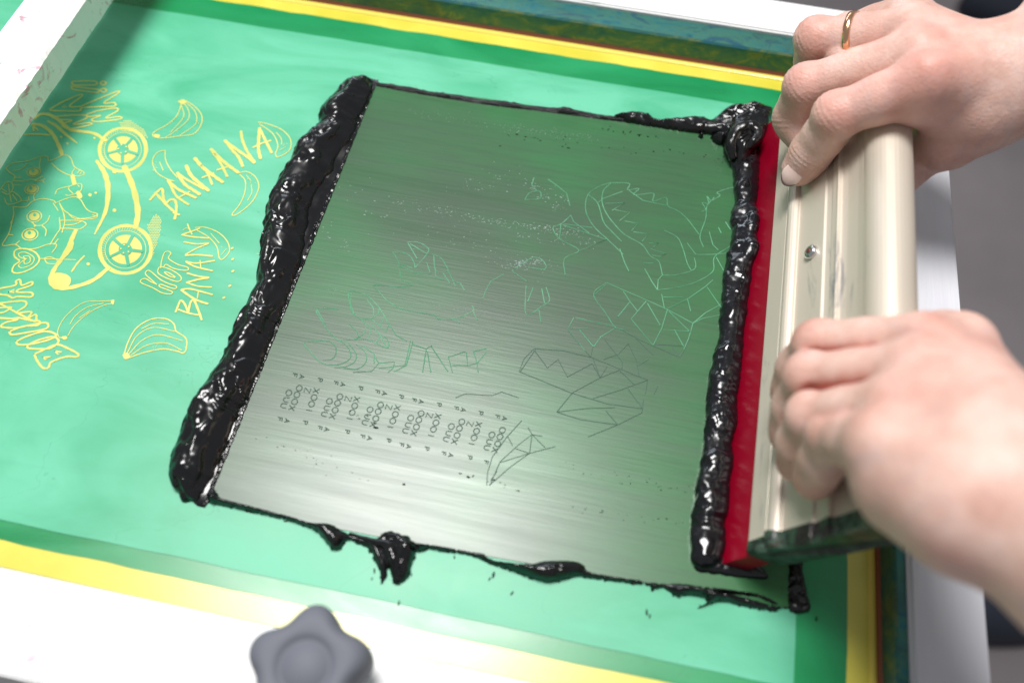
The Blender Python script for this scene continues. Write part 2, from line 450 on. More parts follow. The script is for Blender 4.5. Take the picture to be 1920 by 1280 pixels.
# car body lines
A.stroke(ZD([(500, 415), (535, 500), (553, 590), (545, 655)]), .0030)
A.stroke(ZD([(388, 390), (420, 440), (434, 500), (425, 590), (382, 682)]), .0028, taper=True)
A.stroke(ZD([(435, 820), (370, 870), (280, 898), (225, 895), (205, 865), (222, 820), (262, 762), (305, 670)]), .0024)
A.fill(ZD([(205, 850), (225, 838), (262, 842), (285, 860), (278, 890), (240, 900), (212, 888)]))
A.stroke(ZD([(290, 832), (312, 800), (338, 772)]), .0010)
A.stroke(ZA([(850, 620), (760, 565), (640, 545), (560, 530), (480, 460), (400, 415), (330, 410), (280, 440)]), .0020)
A.stroke(ZA([(385, 465), (450, 500), (530, 570), (620, 640)]), .0018, taper=True)
A.stroke(ZA([(270, 490), (340, 500), (420, 560), (470, 650), (500, 730)]), .0020)
A.stroke(ZA([(205, 572), (300, 570), (400, 575)]), .0011)
A.stroke(ZA([(270, 500), (310, 540), (275, 545)]), .0010, False, True)
A.stroke(ZA([(585, 905), (600, 965)]), .0024, False); A.stroke(ZA([(630, 1035), (645, 1070)]), .0024, False)
for c, r in (((460, 434), 9), ((460, 589), 8), ((362, 527), 7), ((385, 519), 5), ((355, 803), 7), ((272, 322), 5), ((247, 296), 5), ((380, 300), 5)):
    q = ZD([c])[0]; A.dot(q, r/2.13, r/2.4, .3)
# first outlined shout, top left
for pl in ([(580, 150), (680, 145), (770, 150), (770, 175), (680, 180), (590, 175)], [(575, 185), (680, 200), (790, 215), (780, 237), (690, 228), (590, 212)],
           [(830, 145), (853, 160), (830, 177), (806, 160)], [(832, 202), (857, 218), (832, 235), (806, 218)],
           [(405, 370), (500, 315), (640, 255), (655, 270), (560, 345), (640, 350), (690, 330), (930, 232), (945, 245), (835, 320), (915, 318), (920, 345), (800, 350), (660, 360), (640, 385), (500, 385), (415, 380)],
           [(445, 430), (560, 420), (690, 420), (690, 445), (590, 490), (720, 480), (725, 495), (560, 525), (500, 490), (580, 460), (460, 450)],
           [(700, 410), (800, 380), (930, 362), (940, 385), (850, 440), (960, 430), (960, 450), (780, 470), (740, 450), (810, 420), (710, 430)]):
    A.stroke(ZA(pl), .0010, True, True)
A.stroke(ZA([(500, 352), (520, 340), (545, 355)]), .0006, False, True)
# two cats, upside-along the car
t = .00055
for pl in ([(50, 840), (110, 800), (220, 785), (330, 750), (385, 750), (395, 780), (450, 765), (520, 735), (570, 760), (600, 830), (670, 870), (670, 895), (610, 905), (540, 890), (470, 850), (415, 800)],
           [(50, 840), (90, 880), (125, 905), (105, 950)], [(110, 860), (170, 850), (225, 805)], [(330, 760), (320, 820), (330, 870)], [(600, 845), (580, 880), (590, 905)], [(640, 860), (625, 880)], [(655, 872), (645, 890)],
           [(215, 945), (250, 930), (290, 935), (345, 905)], [(300, 940), (345, 938), (360, 925)], [(345, 938), (358, 955)], [(120, 915), (180, 915)], [(120, 945), (200, 945)], [(120, 978), (180, 978)],
           [(10, 1010), (50, 960), (95, 955), (110, 1000), (70, 1050), (20, 1030)], [(70, 1050), (110, 1030), (170, 1080), (160, 1110), (70, 1130), (40, 1080)], [(20, 1005), (60, 1030)], [(75, 970), (80, 1030)], [(95, 1110), (85, 1050)], [(140, 1100), (105, 1050)],
           [(445, 1050), (470, 1010), (560, 985), (640, 965), (660, 985), (640, 1030), (560, 1060), (530, 1055)], [(560, 985), (555, 1010), (590, 1045)], [(625, 975), (640, 990)],
           [(110, 1150), (210, 1150), (260, 1110), (340, 1085), (430, 1100), (450, 1120)], [(110, 1150), (115, 1220), (90, 1280)], [(450, 1120), (520, 1090), (600, 1070), (650, 1095), (690, 1160), (730, 1190), (780, 1205), (770, 1240), (680, 1250), (600, 1230), (520, 1180), (480, 1120)], [(745, 1215), (770, 1225)],
           [(430, 1120), (470, 1180)], [(480, 1120), (520, 1220), (520, 1280)], [(280, 1100), (275, 1060), (310, 1020)], [(180, 1100), (230, 1100), (235, 1070)]):
    A.stroke(ZA(pl), .0006 if len(pl) > 3 else t)
for c, rx, ry in (((275, 872), 55, 36), ((258, 1010), 55, 38)):
    A.stroke(ZA(ell(c, rx, ry, -8)), .0006, False); A.fill(ZA(ell(c, rx*.75, ry*.78, -8)[:-1]), False)
A.fill(ZA([(280, 925), (305, 938), (285, 950)]), False)
for c, rx, ry in (((262, 30), 55, 42), ((230, 165), 60, 44)):
    A.stroke(ZB(ell(c, rx, ry, -8)), .0007, False); A.fill(ZB(ell(c, rx*.72, ry*.76, -8)[:-1]), False)
for q in (ZA([(268, 862)])[0], ZA([(250, 1000)])[0], ZB([(265, 18)])[0], ZB([(225, 152)])[0]): spoke = Art(.0007); spoke.dot(q, 3.2); mesh('pupil', spoke.v, spoke.f, M_light, scr)
A.fill(ZB([(255, 85), (285, 98), (262, 112)]), False)
for pl in ([(110, 0), (90, 90), (70, 160), (25, 235), (40, 250), (120, 240), (170, 270), (270, 270), (360, 240), (420, 235), (425, 260), (395, 300)], [(70, 165), (100, 170)], [(120, 240), (150, 215)],
           [(285, 100), (320, 95), (360, 65), (378, 25)], [(320, 98), (350, 130), (345, 175)], [(450, 40), (455, 120), (430, 160), (380, 240)], [(480, 0), (490, 70), (470, 150)], [(440, 200), (410, 240)],
           [(455, 60), (560, 60), (620, 65), (650, 90), (600, 125), (520, 120), (455, 120)], [(490, 95), (560, 90), (610, 70)],
           [(510, 0), (560, 45), (640, 45), (720, 30), (735, 10)], [(300, 345), (440, 350), (570, 355)], [(340, 340), (385, 335), (435, 360), (420, 385), (360, 380), (340, 350)],
           [(245, 75), (260, 85)]):
    A.stroke(ZB(pl), .0007)
A.stroke(ZB([(150, 360), (115, 330), (115, 290), (150, 272), (210, 275), (270, 300), (300, 350), (270, 400), (200, 440), (130, 455), (98, 440), (110, 400), (150, 370)]), .0009)
A.stroke(ZB([(190, 350), (150, 330), (150, 305), (200, 300), (260, 340), (240, 390), (170, 415), (145, 395), (180, 360)]), .0006)
A.stroke(ZB([(200, 350), (180, 330), (225, 330), (230, 370), (195, 385), (185, 365), (205, 345)]), .0006)
A.stroke(ZB([(575, 130), (545, 190), (540, 260), (500, 320), (460, 360)]), .0020, taper=True)
# outlined shout, bottom left
for pl in ([(0, 570), (120, 545), (125, 515), (155, 505), (170, 545), (240, 520), (240, 545), (140, 580), (145, 598), (240, 600), (240, 632), (140, 630), (100, 640), (60, 620), (0, 610)],
           [(0, 680), (100, 668), (190, 665), (198, 700), (130, 750), (240, 745), (215, 790), (270, 765), (278, 790), (250, 810)],
           [(0, 790), (90, 795), (150, 790), (240, 810), (300, 815), (290, 845), (200, 850), (120, 865), (30, 860), (15, 845), (60, 820), (140, 800)],
           [(80, 890), (160, 860), (300, 830), (360, 830), (350, 870), (200, 900), (100, 915), (78, 900)],
           [(130, 965), (200, 930), (340, 890), (425, 915), (380, 950), (240, 985), (150, 990), (130, 975)],
           [(205, 1000), (280, 960), (400, 930), (445, 960), (420, 995), (360, 1020), (230, 1018)],
           [(265, 1060), (320, 1035), (430, 990), (520, 1020), (590, 1060), (580, 1080), (500, 1080), (390, 1120), (370, 1160), (330, 1165), (290, 1120), (268, 1075)]):
    A.stroke(ZB(pl), .0011, True, True)
A.stroke(ZB([(75, 595), (110, 580), (110, 600)]), .0010, False, True); A.stroke(ZB([(330, 1085), (385, 1080), (345, 1100)]), .0009, False, True); A.stroke(ZB([(420, 1040), (470, 1045), (440, 1062)]), .0009, False, True)
A.stroke(ZB([(0, 715), (90, 710), (40, 745), (0, 752)]), .0010)
# bananas
B1 = .00055
for pl, w in (([(320, 92), (300, 150), (260, 190), (200, 225), (205, 245), (250, 248), (310, 240), (370, 230), (400, 190), (400, 150), (370, 115), (335, 92)], .0007), ([(325, 100), (345, 130), (345, 170), (290, 220), (250, 245)], B1), ([(335, 98), (375, 140), (375, 190), (310, 238)], B1), ([(315, 110), (325, 160), (270, 225)], B1),
              ([(640, 182), (680, 190), (740, 215), (775, 255), (770, 300), (725, 328), (712, 315), (722, 280), (700, 230), (645, 190)], .0007), ([(715, 225), (735, 250), (738, 275)], B1), ([(730, 300), (755, 285)], .0004),
              ([(248, 300), (215, 310), (195, 345), (210, 390), (250, 418), (285, 430)], .0007), ([(248, 300), (250, 340), (270, 380), (300, 415)], .0007), ([(225, 350), (240, 385)], B1),
              ([(560, 395), (590, 390), (625, 410), (642, 450), (625, 500), (590, 540), (545, 572), (530, 568), (560, 530), (582, 480), (585, 430), (562, 402)], .0007), ([(610, 445), (612, 480), (595, 510)], B1), ([(590, 405), (610, 430)], .0004),
              ([(375, 625), (420, 625), (475, 648), (510, 685), (518, 725), (490, 758), (475, 750), (465, 705), (430, 665), (380, 635)], .0007), ([(440, 650), (475, 690)], B1), ([(485, 740), (505, 715)], .0004),
              ([(75, 1160), (95, 1100), (130, 1045), (190, 1010), (250, 1008), (285, 1030), (295, 1060), (335, 1090), (338, 1130), (325, 1152), (300, 1145), (240, 1135), (160, 1150), (95, 1172), (78, 1168)], .0008),
              ([(90, 1150), (130, 1080), (200, 1045), (295, 1062)], B1), ([(95, 1158), (150, 1100), (220, 1075), (320, 1100)], B1), ([(100, 1165), (170, 1120), (250, 1110), (318, 1140)], B1), ([(150, 1050), (200, 1028), (262, 1030)], B1)):
    A.stroke(ZC(pl), w)
for pl in ([(850, 660), (760, 665), (650, 670), (560, 720), (480, 800), (440, 880), (445, 930), (490, 945)], [(850, 680), (770, 700), (660, 760), (560, 850), (515, 920)], [(780, 680), (660, 710), (570, 775), (530, 835)], [(680, 735), (600, 790)]):
    A.stroke(ZB(pl), .0005)
A.fill(ZB([(465, 930), (500, 925), (508, 945), (480, 952)])); A.fill(ZB([(840, 655), (862, 655), (855, 690), (838, 680)])); A.fill(ZC([(68, 1160), (90, 1150), (100, 1170), (80, 1178)])); A.fill(ZC([(300, 95), (322, 86), (338, 98), (320, 108)]))
A.fill(ZC([(200, 232), (225, 235), (222, 248), (205, 245)]))
for _ in range(26):
    c = random.choice([(375, 165), (745, 290), (610, 420), (490, 690), (215, 370), (200, 1120), (320, 1130)]); A.dot(ZC([(c[0]+random.uniform(-18, 18), c[1]+random.uniform(-22, 22))])[0], .8)
# the two shouts
def ZE(p): return zc(270, 230, 6.738, p)
def ZF(p): return zc(250, 410, 6.4, p)
for pl, w in (([(85, 985), (170, 890), (235, 850), (250, 960), (275, 1040)], 44), ([(150, 900), (280, 1040), (400, 1150)], 42), ([(275, 1040), (340, 985), (400, 1000), (415, 1100), (395, 1225)], 44), ([(380, 1150), (450, 1175)], 36),
              ([(310, 740), (400, 920), (480, 990), (565, 1045)], 42), ([(310, 745), (430, 850), (560, 915), (655, 960)], 50), ([(430, 965), (580, 885)], 32),
              ([(430, 650), (520, 790), (620, 860), (705, 915)], 56), ([(425, 650), (560, 740), (680, 800)], 40), ([(540, 560), (600, 680), (720, 790), (815, 868)], 60), ([(560, 740), (760, 850)], 40),
              ([(650, 465), (740, 570), (880, 680), (995, 762)], 60), ([(660, 480), (790, 620), (865, 790)], 38), ([(745, 705), (880, 650)], 34),
              ([(855, 350), (950, 450), (1080, 560), (1190, 640)], 58), ([(870, 380), (970, 520), (1055, 690)], 44), ([(930, 610), (1060, 570)], 34),
              ([(1030, 240), (1120, 360), (1200, 450), (1250, 560)], 52), ([(1040, 255), (1200, 370), (1330, 460), (1395, 515)], 56), ([(1230, 125), (1250, 240), (1310, 380), (1400, 510)], 46),
              ([(1465, 85), (1455, 200), (1450, 350), (1475, 460)], 54), ([(1470, 100), (1530, 220), (1615, 390)], 46), ([(1385, 325), (1490, 275), (1600, 240)], 36)):
    A.stroke(ZE(pl), w/6.738*.000225)
for pl, w in (([(515, 1125), (545, 1050), (575, 990), (620, 1030), (660, 1120)], 30), ([(550, 1100), (660, 1140), (780, 1165)], 26), ([(665, 1130), (690, 1020), (730, 985), (775, 1080), (825, 1220)], 32),
              ([(585, 870), (700, 950), (800, 1000), (895, 1030)], 34), ([(585, 860), (700, 855), (950, 920)], 30), ([(785, 890), (775, 960)], 22),
              ([(655, 665), (780, 700), (905, 715)], 28), ([(905, 720), (780, 740), (650, 775)], 34), ([(655, 780), (780, 820), (940, 832)], 26),
              ([(640, 525), (760, 545), (975, 515)], 28), ([(645, 535), (760, 590), (950, 635)], 28), ([(805, 510), (815, 600)], 20),
              ([(615, 290), (760, 315), (905, 305)], 26), ([(905, 310), (760, 370), (635, 440)], 26), ([(635, 450), (780, 445), (950, 460)], 32),
              ([(590, 205), (720, 230), (910, 245)], 30), ([(595, 200), (690, 170), (795, 130)], 28), ([(655, 75), (680, 140), (710, 200)], 24), ([(600, 150), (640, 125), (680, 140)], 12)):
    A.stroke(ZF(pl), w/6.4*.000225)
for pl, cl in (([(285, 800), (220, 740), (155, 680), (165, 640), (210, 640), (330, 740), (430, 790), (520, 820), (510, 850), (450, 840), (340, 800), (315, 815), (340, 835), (420, 865), (475, 890), (450, 915), (350, 900), (240, 840), (110, 785), (95, 750), (150, 730), (220, 770), (280, 795)], False),
               ([(295, 640), (330, 590), (450, 620), (560, 690), (580, 740), (530, 765), (420, 730), (320, 680)], True), ([(370, 650), (430, 660), (510, 715), (440, 700)], True),
               ([(335, 600), (345, 520), (380, 420), (430, 405), (455, 430), (430, 490), (540, 560), (655, 595), (655, 630), (560, 625), (470, 600), (400, 560), (370, 590)], False)):
    A.stroke(ZF(pl), 20/6.4*.000225, True, cl)
for c in ((530, 712), (532, 758), (533, 808), (520, 870), (495, 920)): A.dot(ZC([c])[0], 3.2, 2.0, -.5)
A.stroke(ZC([(655, 815), (645, 865)]), .0006); A.stroke(ZC([(635, 735), (655, 738)]), .0005)
mesh('stencil_artwork', A.v, A.f, M_art, scr)
for spoke in spokes_art: mesh('wheel_spokes', spoke.v, spoke.f, M_light, scr)

# ------------------------------------------------------------------ ink film with the print design
film = thing('ink_film', 'thin streaky ink film over the green screen with a faint skeleton and lettering design', 'ink film', (0, .03, .0007))
fp = [un(*q) for q in ((700, 160), (708, 161), (930, 190), (1140, 222), (1380, 258), (1440, 262), (1484, 1142), (1300, 1108), (1100, 1075), (800, 1024), (600, 985), (404, 934), (394, 930))]
mesh('film', [(q[0], q[1], .0009) for q in fp], [list(range(len(fp)))], M_film, film)
F = Art(.00112); FD = Art(.00112)
def F1(p): return zc(540, 420, 4.5714, p)
def F2(p): return zc(940, 320, 3.765, p)
def F3(p): return zc(500, 660, 3.4286, p)
def F4(p): return zc(940, 600, 3.765, p)
wl = .00046; hl = .00007
for pl in ([(430, 740), (250, 738), (290, 840), (350, 930), (425, 1005)], [(250, 738), (320, 860)], [(425, 1005), (560, 1000), (640, 960), (668, 900), (655, 850), (555, 770), (530, 680), (525, 590), (610, 595), (700, 640), (770, 710), (830, 800), (870, 870), (930, 965)],
           [(545, 595), (540, 700), (570, 780)], [(640, 825), (720, 820), (775, 780), (785, 730)], [(680, 660), (735, 730), (735, 800)], [(720, 830), (790, 880), (840, 930)], [(785, 880), (820, 830), (820, 800)], [(840, 930), (870, 870)],
           [(530, 870), (590, 930), (610, 975)], [(690, 870), (715, 930), (680, 1000)], [(720, 870), (790, 960), (850, 1070)], [(750, 1035), (790, 975)], [(430, 1005), (680, 1003), (850, 1072), (855, 1000), (800, 960)],
           [(360, 1015), (270, 1010), (145, 1030), (200, 1110), (270, 1185), (350, 1215), (450, 1210), (530, 1165), (535, 1100), (480, 1030), (430, 1005)], [(360, 1015), (410, 1060), (410, 1130), (370, 1170), (300, 1175)],
           [(520, 1030), (580, 1110), (580, 1180), (500, 1230), (400, 1240)], [(590, 1040), (665, 1110), (670, 1190), (600, 1250), (480, 1245)], [(640, 1050), (740, 1120), (740, 1200)], [(740, 1140), (780, 1200), (720, 1270), (560, 1280)], [(780, 1200), (915, 1190), (905, 1240), (860, 1280)],
           [(780, 1245), (1010, 1220)], [(1070, 1015), (1045, 1120), (1015, 1220), (910, 1275)], [(1050, 1010), (1030, 1110), (1005, 1210)], [(930, 965), (1020, 1010)], [(1070, 1040), (1185, 1080), (1235, 1050)],
           [(1185, 1090), (1155, 1280)], [(1195, 1100), (1225, 1280)], [(1230, 1060), (1370, 1270)], [(1410, 1280), (1375, 1150), (1525, 1100)], [(1530, 1110), (1540, 1220), (1410, 1220)], [(1590, 1100), (1700, 1075)], [(1590, 1100), (1620, 1200), (1540, 1225)], [(1700, 1105), (1620, 1205), (1630, 1280)],
           [(900, 250), (950, 340), (975, 480), (1065, 535), (925, 548), (740, 535), (790, 600), (870, 680), (1000, 745), (1250, 790), (1290, 825), (1440, 820), (1585, 755), (1580, 710)], [(900, 250), (1000, 260), (1060, 300), (1085, 385), (960, 350)], [(1020, 165), (1110, 165), (1200, 215), (1190, 270), (1090, 385)],
           [(1030, 175), (1110, 310)], [(1050, 180), (1190, 265)], [(960, 370), (1080, 425), (1230, 440)], [(1240, 270), (1310, 300), (1350, 360), (1370, 410), (1270, 410), (1250, 280)], [(1370, 410), (1420, 500), (1480, 520), (1515, 580)],
           [(1190, 340), (1220, 430)], [(1265, 410), (1265, 455), (1330, 490)], [(1330, 430), (1390, 520)], [(1420, 510), (1440, 545), (1480, 540)], [(1670, 650), (1700, 570), (1740, 500), (1850, 440)], [(1585, 755), (1620, 830)], [(1440, 820), (1470, 860)]):
    F.stroke(F1(pl), wl, len(pl) > 4, h=hl)
for pl in ([(225, 830), (185, 935)], [(175, 820), (170, 900), (180, 1025), (300, 955), (340, 920), (315, 830)], [(285, 840), (305, 945)], [(265, 990), (280, 1080)], [(75, 715), (180, 790)], [(90, 700), (170, 650), (230, 620), (290, 640), (310, 700), (180, 690)],
           [(165, 215), (200, 165), (270, 155), (270, 205), (165, 215)], [(330, 70), (400, 120), (460, 170), (485, 260)], [(230, 60), (215, 110), (250, 150)],
           [(490, 325), (420, 385), (365, 410), (410, 490), (545, 570), (445, 630), (450, 745)], [(420, 385), (410, 490)], [(490, 325), (510, 370), (620, 450)], [(440, 385), (640, 410)], [(430, 390), (740, 495), (545, 575)],
           [(770, 95), (690, 120), (610, 180), (595, 290), (650, 400), (750, 495), (860, 600)], [(615, 180), (680, 240), (720, 370), (780, 440), (850, 510)], [(770, 100), (720, 150), (710, 230), (740, 310), (800, 390), (870, 460), (990, 530), (1050, 610), (1110, 650), (1135, 745)], [(680, 235), (720, 205), (855, 155)],
           [(730, 240), (870, 235), (780, 290)], [(800, 285), (905, 305), (830, 365)], [(870, 365), (965, 380), (915, 435)], [(930, 440), (1035, 455), (990, 510)], [(1040, 520), (1105, 520), (1070, 550)], [(1050, 560), (1160, 595), (1120, 615), (1060, 605)],
           [(770, 95), (900, 100), (890, 145), (970, 135), (935, 180), (1070, 170), (1070, 225), (1160, 200), (1175, 260), (1240, 290), (1310, 350), (1395, 460)], [(900, 150), (1000, 220), (1160, 255)],
           [(1640, 125), (1580, 140), (1520, 165), (1540, 185), (1480, 220), (1450, 190), (1460, 240), (1415, 235), (1440, 280), (1410, 300)], [(1500, 200), (1450, 260), (1440, 350), (1400, 470), (1425, 550)],
           [(1150, 430), (1240, 480), (1280, 560), (1310, 660), (1340, 715)], [(1135, 745), (1220, 745), (1340, 715), (1370, 680), (1360, 625)], [(1310, 520), (1370, 600), (1480, 600), (1600, 590)], [(1465, 440), (1490, 530), (1530, 570)], [(1530, 410), (1550, 450)], [(1580, 370), (1615, 425)],
           [(1100, 850), (1105, 780), (1135, 745)], [(1100, 850), (1250, 830), (1380, 790), (1490, 720), (1495, 640), (1520, 600), (1610, 545)], [(1000, 660), (1070, 660)], [(1010, 700), (1060, 790), (1100, 850)], [(835, 560), (870, 660), (900, 720)], [(1515, 620), (1570, 720)],
           [(740, 800), (650, 880), (740, 1020), (800, 1110), (870, 1130)], [(745, 800), (1020, 920), (1165, 985), (1350, 1085)], [(655, 885), (735, 815)], [(860, 860), (905, 930), (960, 1000)], [(905, 935), (820, 1040)], [(1020, 930), (915, 1055), (1070, 1240)], [(1030, 945), (1120, 1100)], [(1170, 990), (1130, 1120), (1070, 1240)], [(1130, 880), (1150, 985)],
           [(1165, 985), (1320, 910), (1440, 825), (1490, 780)], [(1450, 830), (1550, 975)], [(1350, 1085), (1440, 1010), (1560, 945)], [(1350, 1085), (1420, 1050), (1550, 1025)], [(1350, 1085), (1320, 1190), (1285, 1270)], [(1180, 1000), (1325, 1140)], [(1140, 1130), (1320, 1140)], [(1220, 1130), (1285, 1250)], [(1310, 910), (1335, 1000)], [(1140, 900), (1280, 900)],
           [(510, 1045), (468, 1130), (590, 1280)], [(520, 1045), (810, 1110)], [(485, 1120), (610, 1120)], [(810, 1115), (700, 1180), (650, 1250)], [(550, 1130), (650, 1250)]):
    F.stroke(F2(pl), wl, len(pl) > 4, h=hl)
for pl in ([(470, 80), (560, 190), (630, 270), (645, 190), (700, 125), (810, 60)], [(815, 60), (960, 140), (1070, 190), (1255, 270)], [(1340, 45), (1320, 150), (1290, 215), (1255, 270)], [(560, 80), (650, 190)], [(730, 150), (850, 300), (850, 350)], [(720, 285), (820, 250), (895, 175), (950, 290), (970, 400)], [(960, 330), (1035, 285)], [(1200, 190), (1250, 270)], [(1070, 180), (1290, 190)], [(950, 140), (1070, 255)],
           [(230, 210), (160, 280), (125, 370), (490, 520), (750, 600), (990, 630)], [(240, 215), (130, 375)], [(230, 210), (440, 225), (630, 270), (830, 350), (1030, 430), (1015, 525)], [(235, 225), (325, 345), (400, 285), (465, 408), (640, 315), (695, 415), (745, 335)], [(645, 280), (695, 410)], [(830, 360), (695, 415), (500, 520), (390, 655)], [(1030, 430), (840, 500), (645, 560)], [(830, 360), (940, 465)], [(890, 490), (990, 625)], [(1000, 570), (990, 660), (820, 745), (610, 830)], [(390, 655), (600, 630), (800, 625)], [(390, 655), (560, 710), (815, 745)], [(735, 645), (820, 745)], [(1100, 475), (1075, 528)]):
    FD.stroke(F4(pl), wl*.85, False, h=hl*.7)
for pl in ([(1640, 445), (1545, 550), (1450, 680), (1420, 780), (1415, 860)], [(1435, 860), (1500, 710), (1620, 600), (1705, 535), (1790, 620)], [(1430, 860), (1570, 740), (1690, 655), (1855, 612)], [(1705, 535), (1690, 655)], [(1550, 550), (1580, 605)], [(1600, 625), (1685, 655)], [(1705, 535), (1680, 490)], [(1705, 535), (1770, 545)], [(1215, 300), (1275, 275), (1450, 285), (1510, 262), (1620, 300)], [(1440, 830), (1480, 770)], [(1500, 715), (1690, 655)]):
    FD.stroke(F3(pl), wl*.8, False, h=hl*.6)
# lettering: letters turned a quarter so that their tops face right
def glyph(ch, c, s=5.4, w=.00042):
    up = np.array([.98, .20]); rd = np.array([-.31, .95])
    g = {'O': [[(math.cos(a), math.sin(a)) for a in np.linspace(0, 2*math.pi, 15)]], 'X': [[(-.8, -1), (.8, 1)], [(-.8, 1), (.8, -1)]],
         'U': [[(-.75, 1), (-.75, -.3), (-.4, -.9), (.4, -.9), (.75, -.3), (.75, 1)]], 'Z': [[(-.8, 1), (.8, 1), (-.8, -1), (.8, -1)]], 'I': [[(0, -1), (0, 1)]],
         'F': [[(-.6, -1), (-.6, 1), (.7, 1)], [(-.6, .1), (.5, .1)]], 'A': [[(-.8, -1), (0, 1), (.8, -1)], [(-.45, -.3), (.45, -.3)]], 'P': [[(-.6, -1), (-.6, 1), (.4, 1), (.7, .5), (.4, 0), (-.6, 0)]]}[ch]
    for st_ in g:
        FD.stroke([tuple(np.array(c)+s*(p[0]*rd+p[1]*up)) for p in st_], w, False, h=.00016)
dx, dy = 260.6, 53.8
for k in range(6):
    o = (dx*k, dy*k)
    L_ = [('O', 212, 238), ('O', 197, 280), ('O', 182, 325), ('X', 165, 365), ('O', 145, 268), ('U', 128, 312), ('U', 112, 350)]
    if k < 5: L_ += [('Z', 265, 252), ('X', 320, 255), ('O', 307, 298), ('O', 291, 340), ('I', 275, 380)]
    for ch, x, y in L_: glyph(ch, F3([(x+o[0], y+o[1])])[0])
for i, (x, y) in enumerate([(205, 158), (468, 208), (735, 265), (970, 318), (1240, 370), (1505, 425), (110, 440), (365, 495), (640, 552), (890, 605), (1160, 660)]):
    glyph('F', F3([(x-22, y-4)])[0], 4.2); glyph('A', F3([(x+24, y+7)])[0], 4.4)
for x, y in [(345, 185), (605, 238), (865, 293), (1108, 343), (1375, 397), (250, 458), (520, 517), (785, 573), (1030, 625), (1305, 682)]: glyph('P', F3([(x, y)])[0], 4.4)
glyph('F', F3([(1410, 712)])[0], 4.2)
mesh('design_relief', F.v, F.f, M_relief, film)
mesh('lettering_relief', FD.v, FD.f, M_reliefd, film)
# tiny specks: pale crumbs in clusters, dark nicks low on the film
def specks(pts, mt, name):
    vs, fs = [], []
    for (u, v, r) in pts:
        p = un(u, v); b = len(vs); k = 5
        ex = 1+1.6*random.random(); a0 = random.random()*6
        for i in range(k):
            a = a0+2*math.pi*i/k; q = r*random.uniform(.6, 1.2); vs.append((p[0]+q*ex*math.cos(a), p[1]+q*math.sin(a), .00085))
        vs.append((p[0], p[1], .001+r*.7))
        for i in range(k): fs.append((b+i, b+(i+1) % k, b+k))
    o = mesh(name, vs, fs, mt, film); return o
pts = []
def line(a, b, nn, sp, r0=.00012, r1=.00032):
    for _ in range(nn):
        t = random.random()**.9; pts.append((a[0]+(b[0]-a[0])*t+random.gauss(0, sp), a[1]+(b[1]-a[1])*t+random.gauss(0, sp*.6), random.uniform(r0, r1)))
line((745, 380), (905, 412), 90, 9); line((905, 415), (1090, 440), 150, 6); line((600, 420), (660, 470), 30, 12); line((820, 360), (1010, 330), 50, 22); line((940, 500), (1030, 490), 110, 9)
line((760, 420), (1010, 500), 70, 22); line((740, 560), (980, 605), 150, 5, .0001, .0002); line((940, 240), (1110, 262), 110, 7, .0001, .00022); line((760, 210), (1000, 250), 60, 10, .0001, .0002)
line((600, 545), (720, 560), 60, 4, .0001, .00018); line((990, 340), (1060, 400), 70, 10); line((960, 445), (1120, 455), 50, 8); line((620, 330), (740, 420), 30, 25)
specks(pts, M_fleck, 'pale_specks')['kind'] = 'stuff'
pts = []
line((840, 880), (980, 920), 12, 5, .0002, .0005); line((1030, 870), (1330, 930), 40, 9, .0001, .0003); line((470, 820), (700, 900), 24, 14, .0001, .0003); line((940, 260), (1380, 300), 40, 9, .0002, .0005); line((1130, 245), (1240, 262), 18, 4, .0002, .0006)
line((650, 770), (720, 800), 8, 4, .0002, .0004); pts.append((757, 909, .0006)); pts.append((705, 803, .0006)); line((1040, 950), (1320, 990), 20, 8, .0001, .0003)
specks(pts, M_ink, 'dark_specks')['kind'] = 'stuff'

# ------------------------------------------------------------------ thick ink as sculpted sheets
def pts_xy(px, z=0.): return np.array([un(u, v, z)[:2] for u, v in px])
def grid_mesh(name, Xg, Yg, Zg, mt, keep, parent=None):
    ny, nx = Zg.shape; idx = np.arange(ny*nx).reshape(ny, nx)
    q = np.stack([idx[:-1, :-1], idx[:-1, 1:], idx[1:, 1:], idx[1:, :-1]], -1).reshape(-1, 4)
    k = keep[:-1, :-1] | keep[:-1, 1:] | keep[1:, 1:] | keep[1:, :-1]
    q = q[k.ravel()]
    used = np.unique(q); mp = -np.ones(ny*nx, int); mp[used] = np.arange(len(used))
    V = np.stack([Xg.ravel(), Yg.ravel(), Zg.ravel()], 1)[used]
    return mesh(name, V, mp[q], mt, parent, True)
def sd_poly(X, Y, P):
    d = np.full(X.shape, 1e9); ins = np.zeros(X.shape, bool)
    for i in range(len(P)):
        a = P[i]; b = P[(i+1) % len(P)]; e = b-a
        wx = X-a[0]; wy = Y-a[1]; t = np.clip((wx*e[0]+wy*e[1])/(e@e+1e-18), 0, 1)
        d = np.minimum(d, np.hypot(wx-e[0]*t, wy-e[1]*t))
        c = ((a[1] > Y) != (b[1] > Y)) & (X < (b[0]-a[0])*(Y-a[1])/(b[1]-a[1]+1e-18)+a[0]); ins ^= c
    return np.where(ins, d, -d)
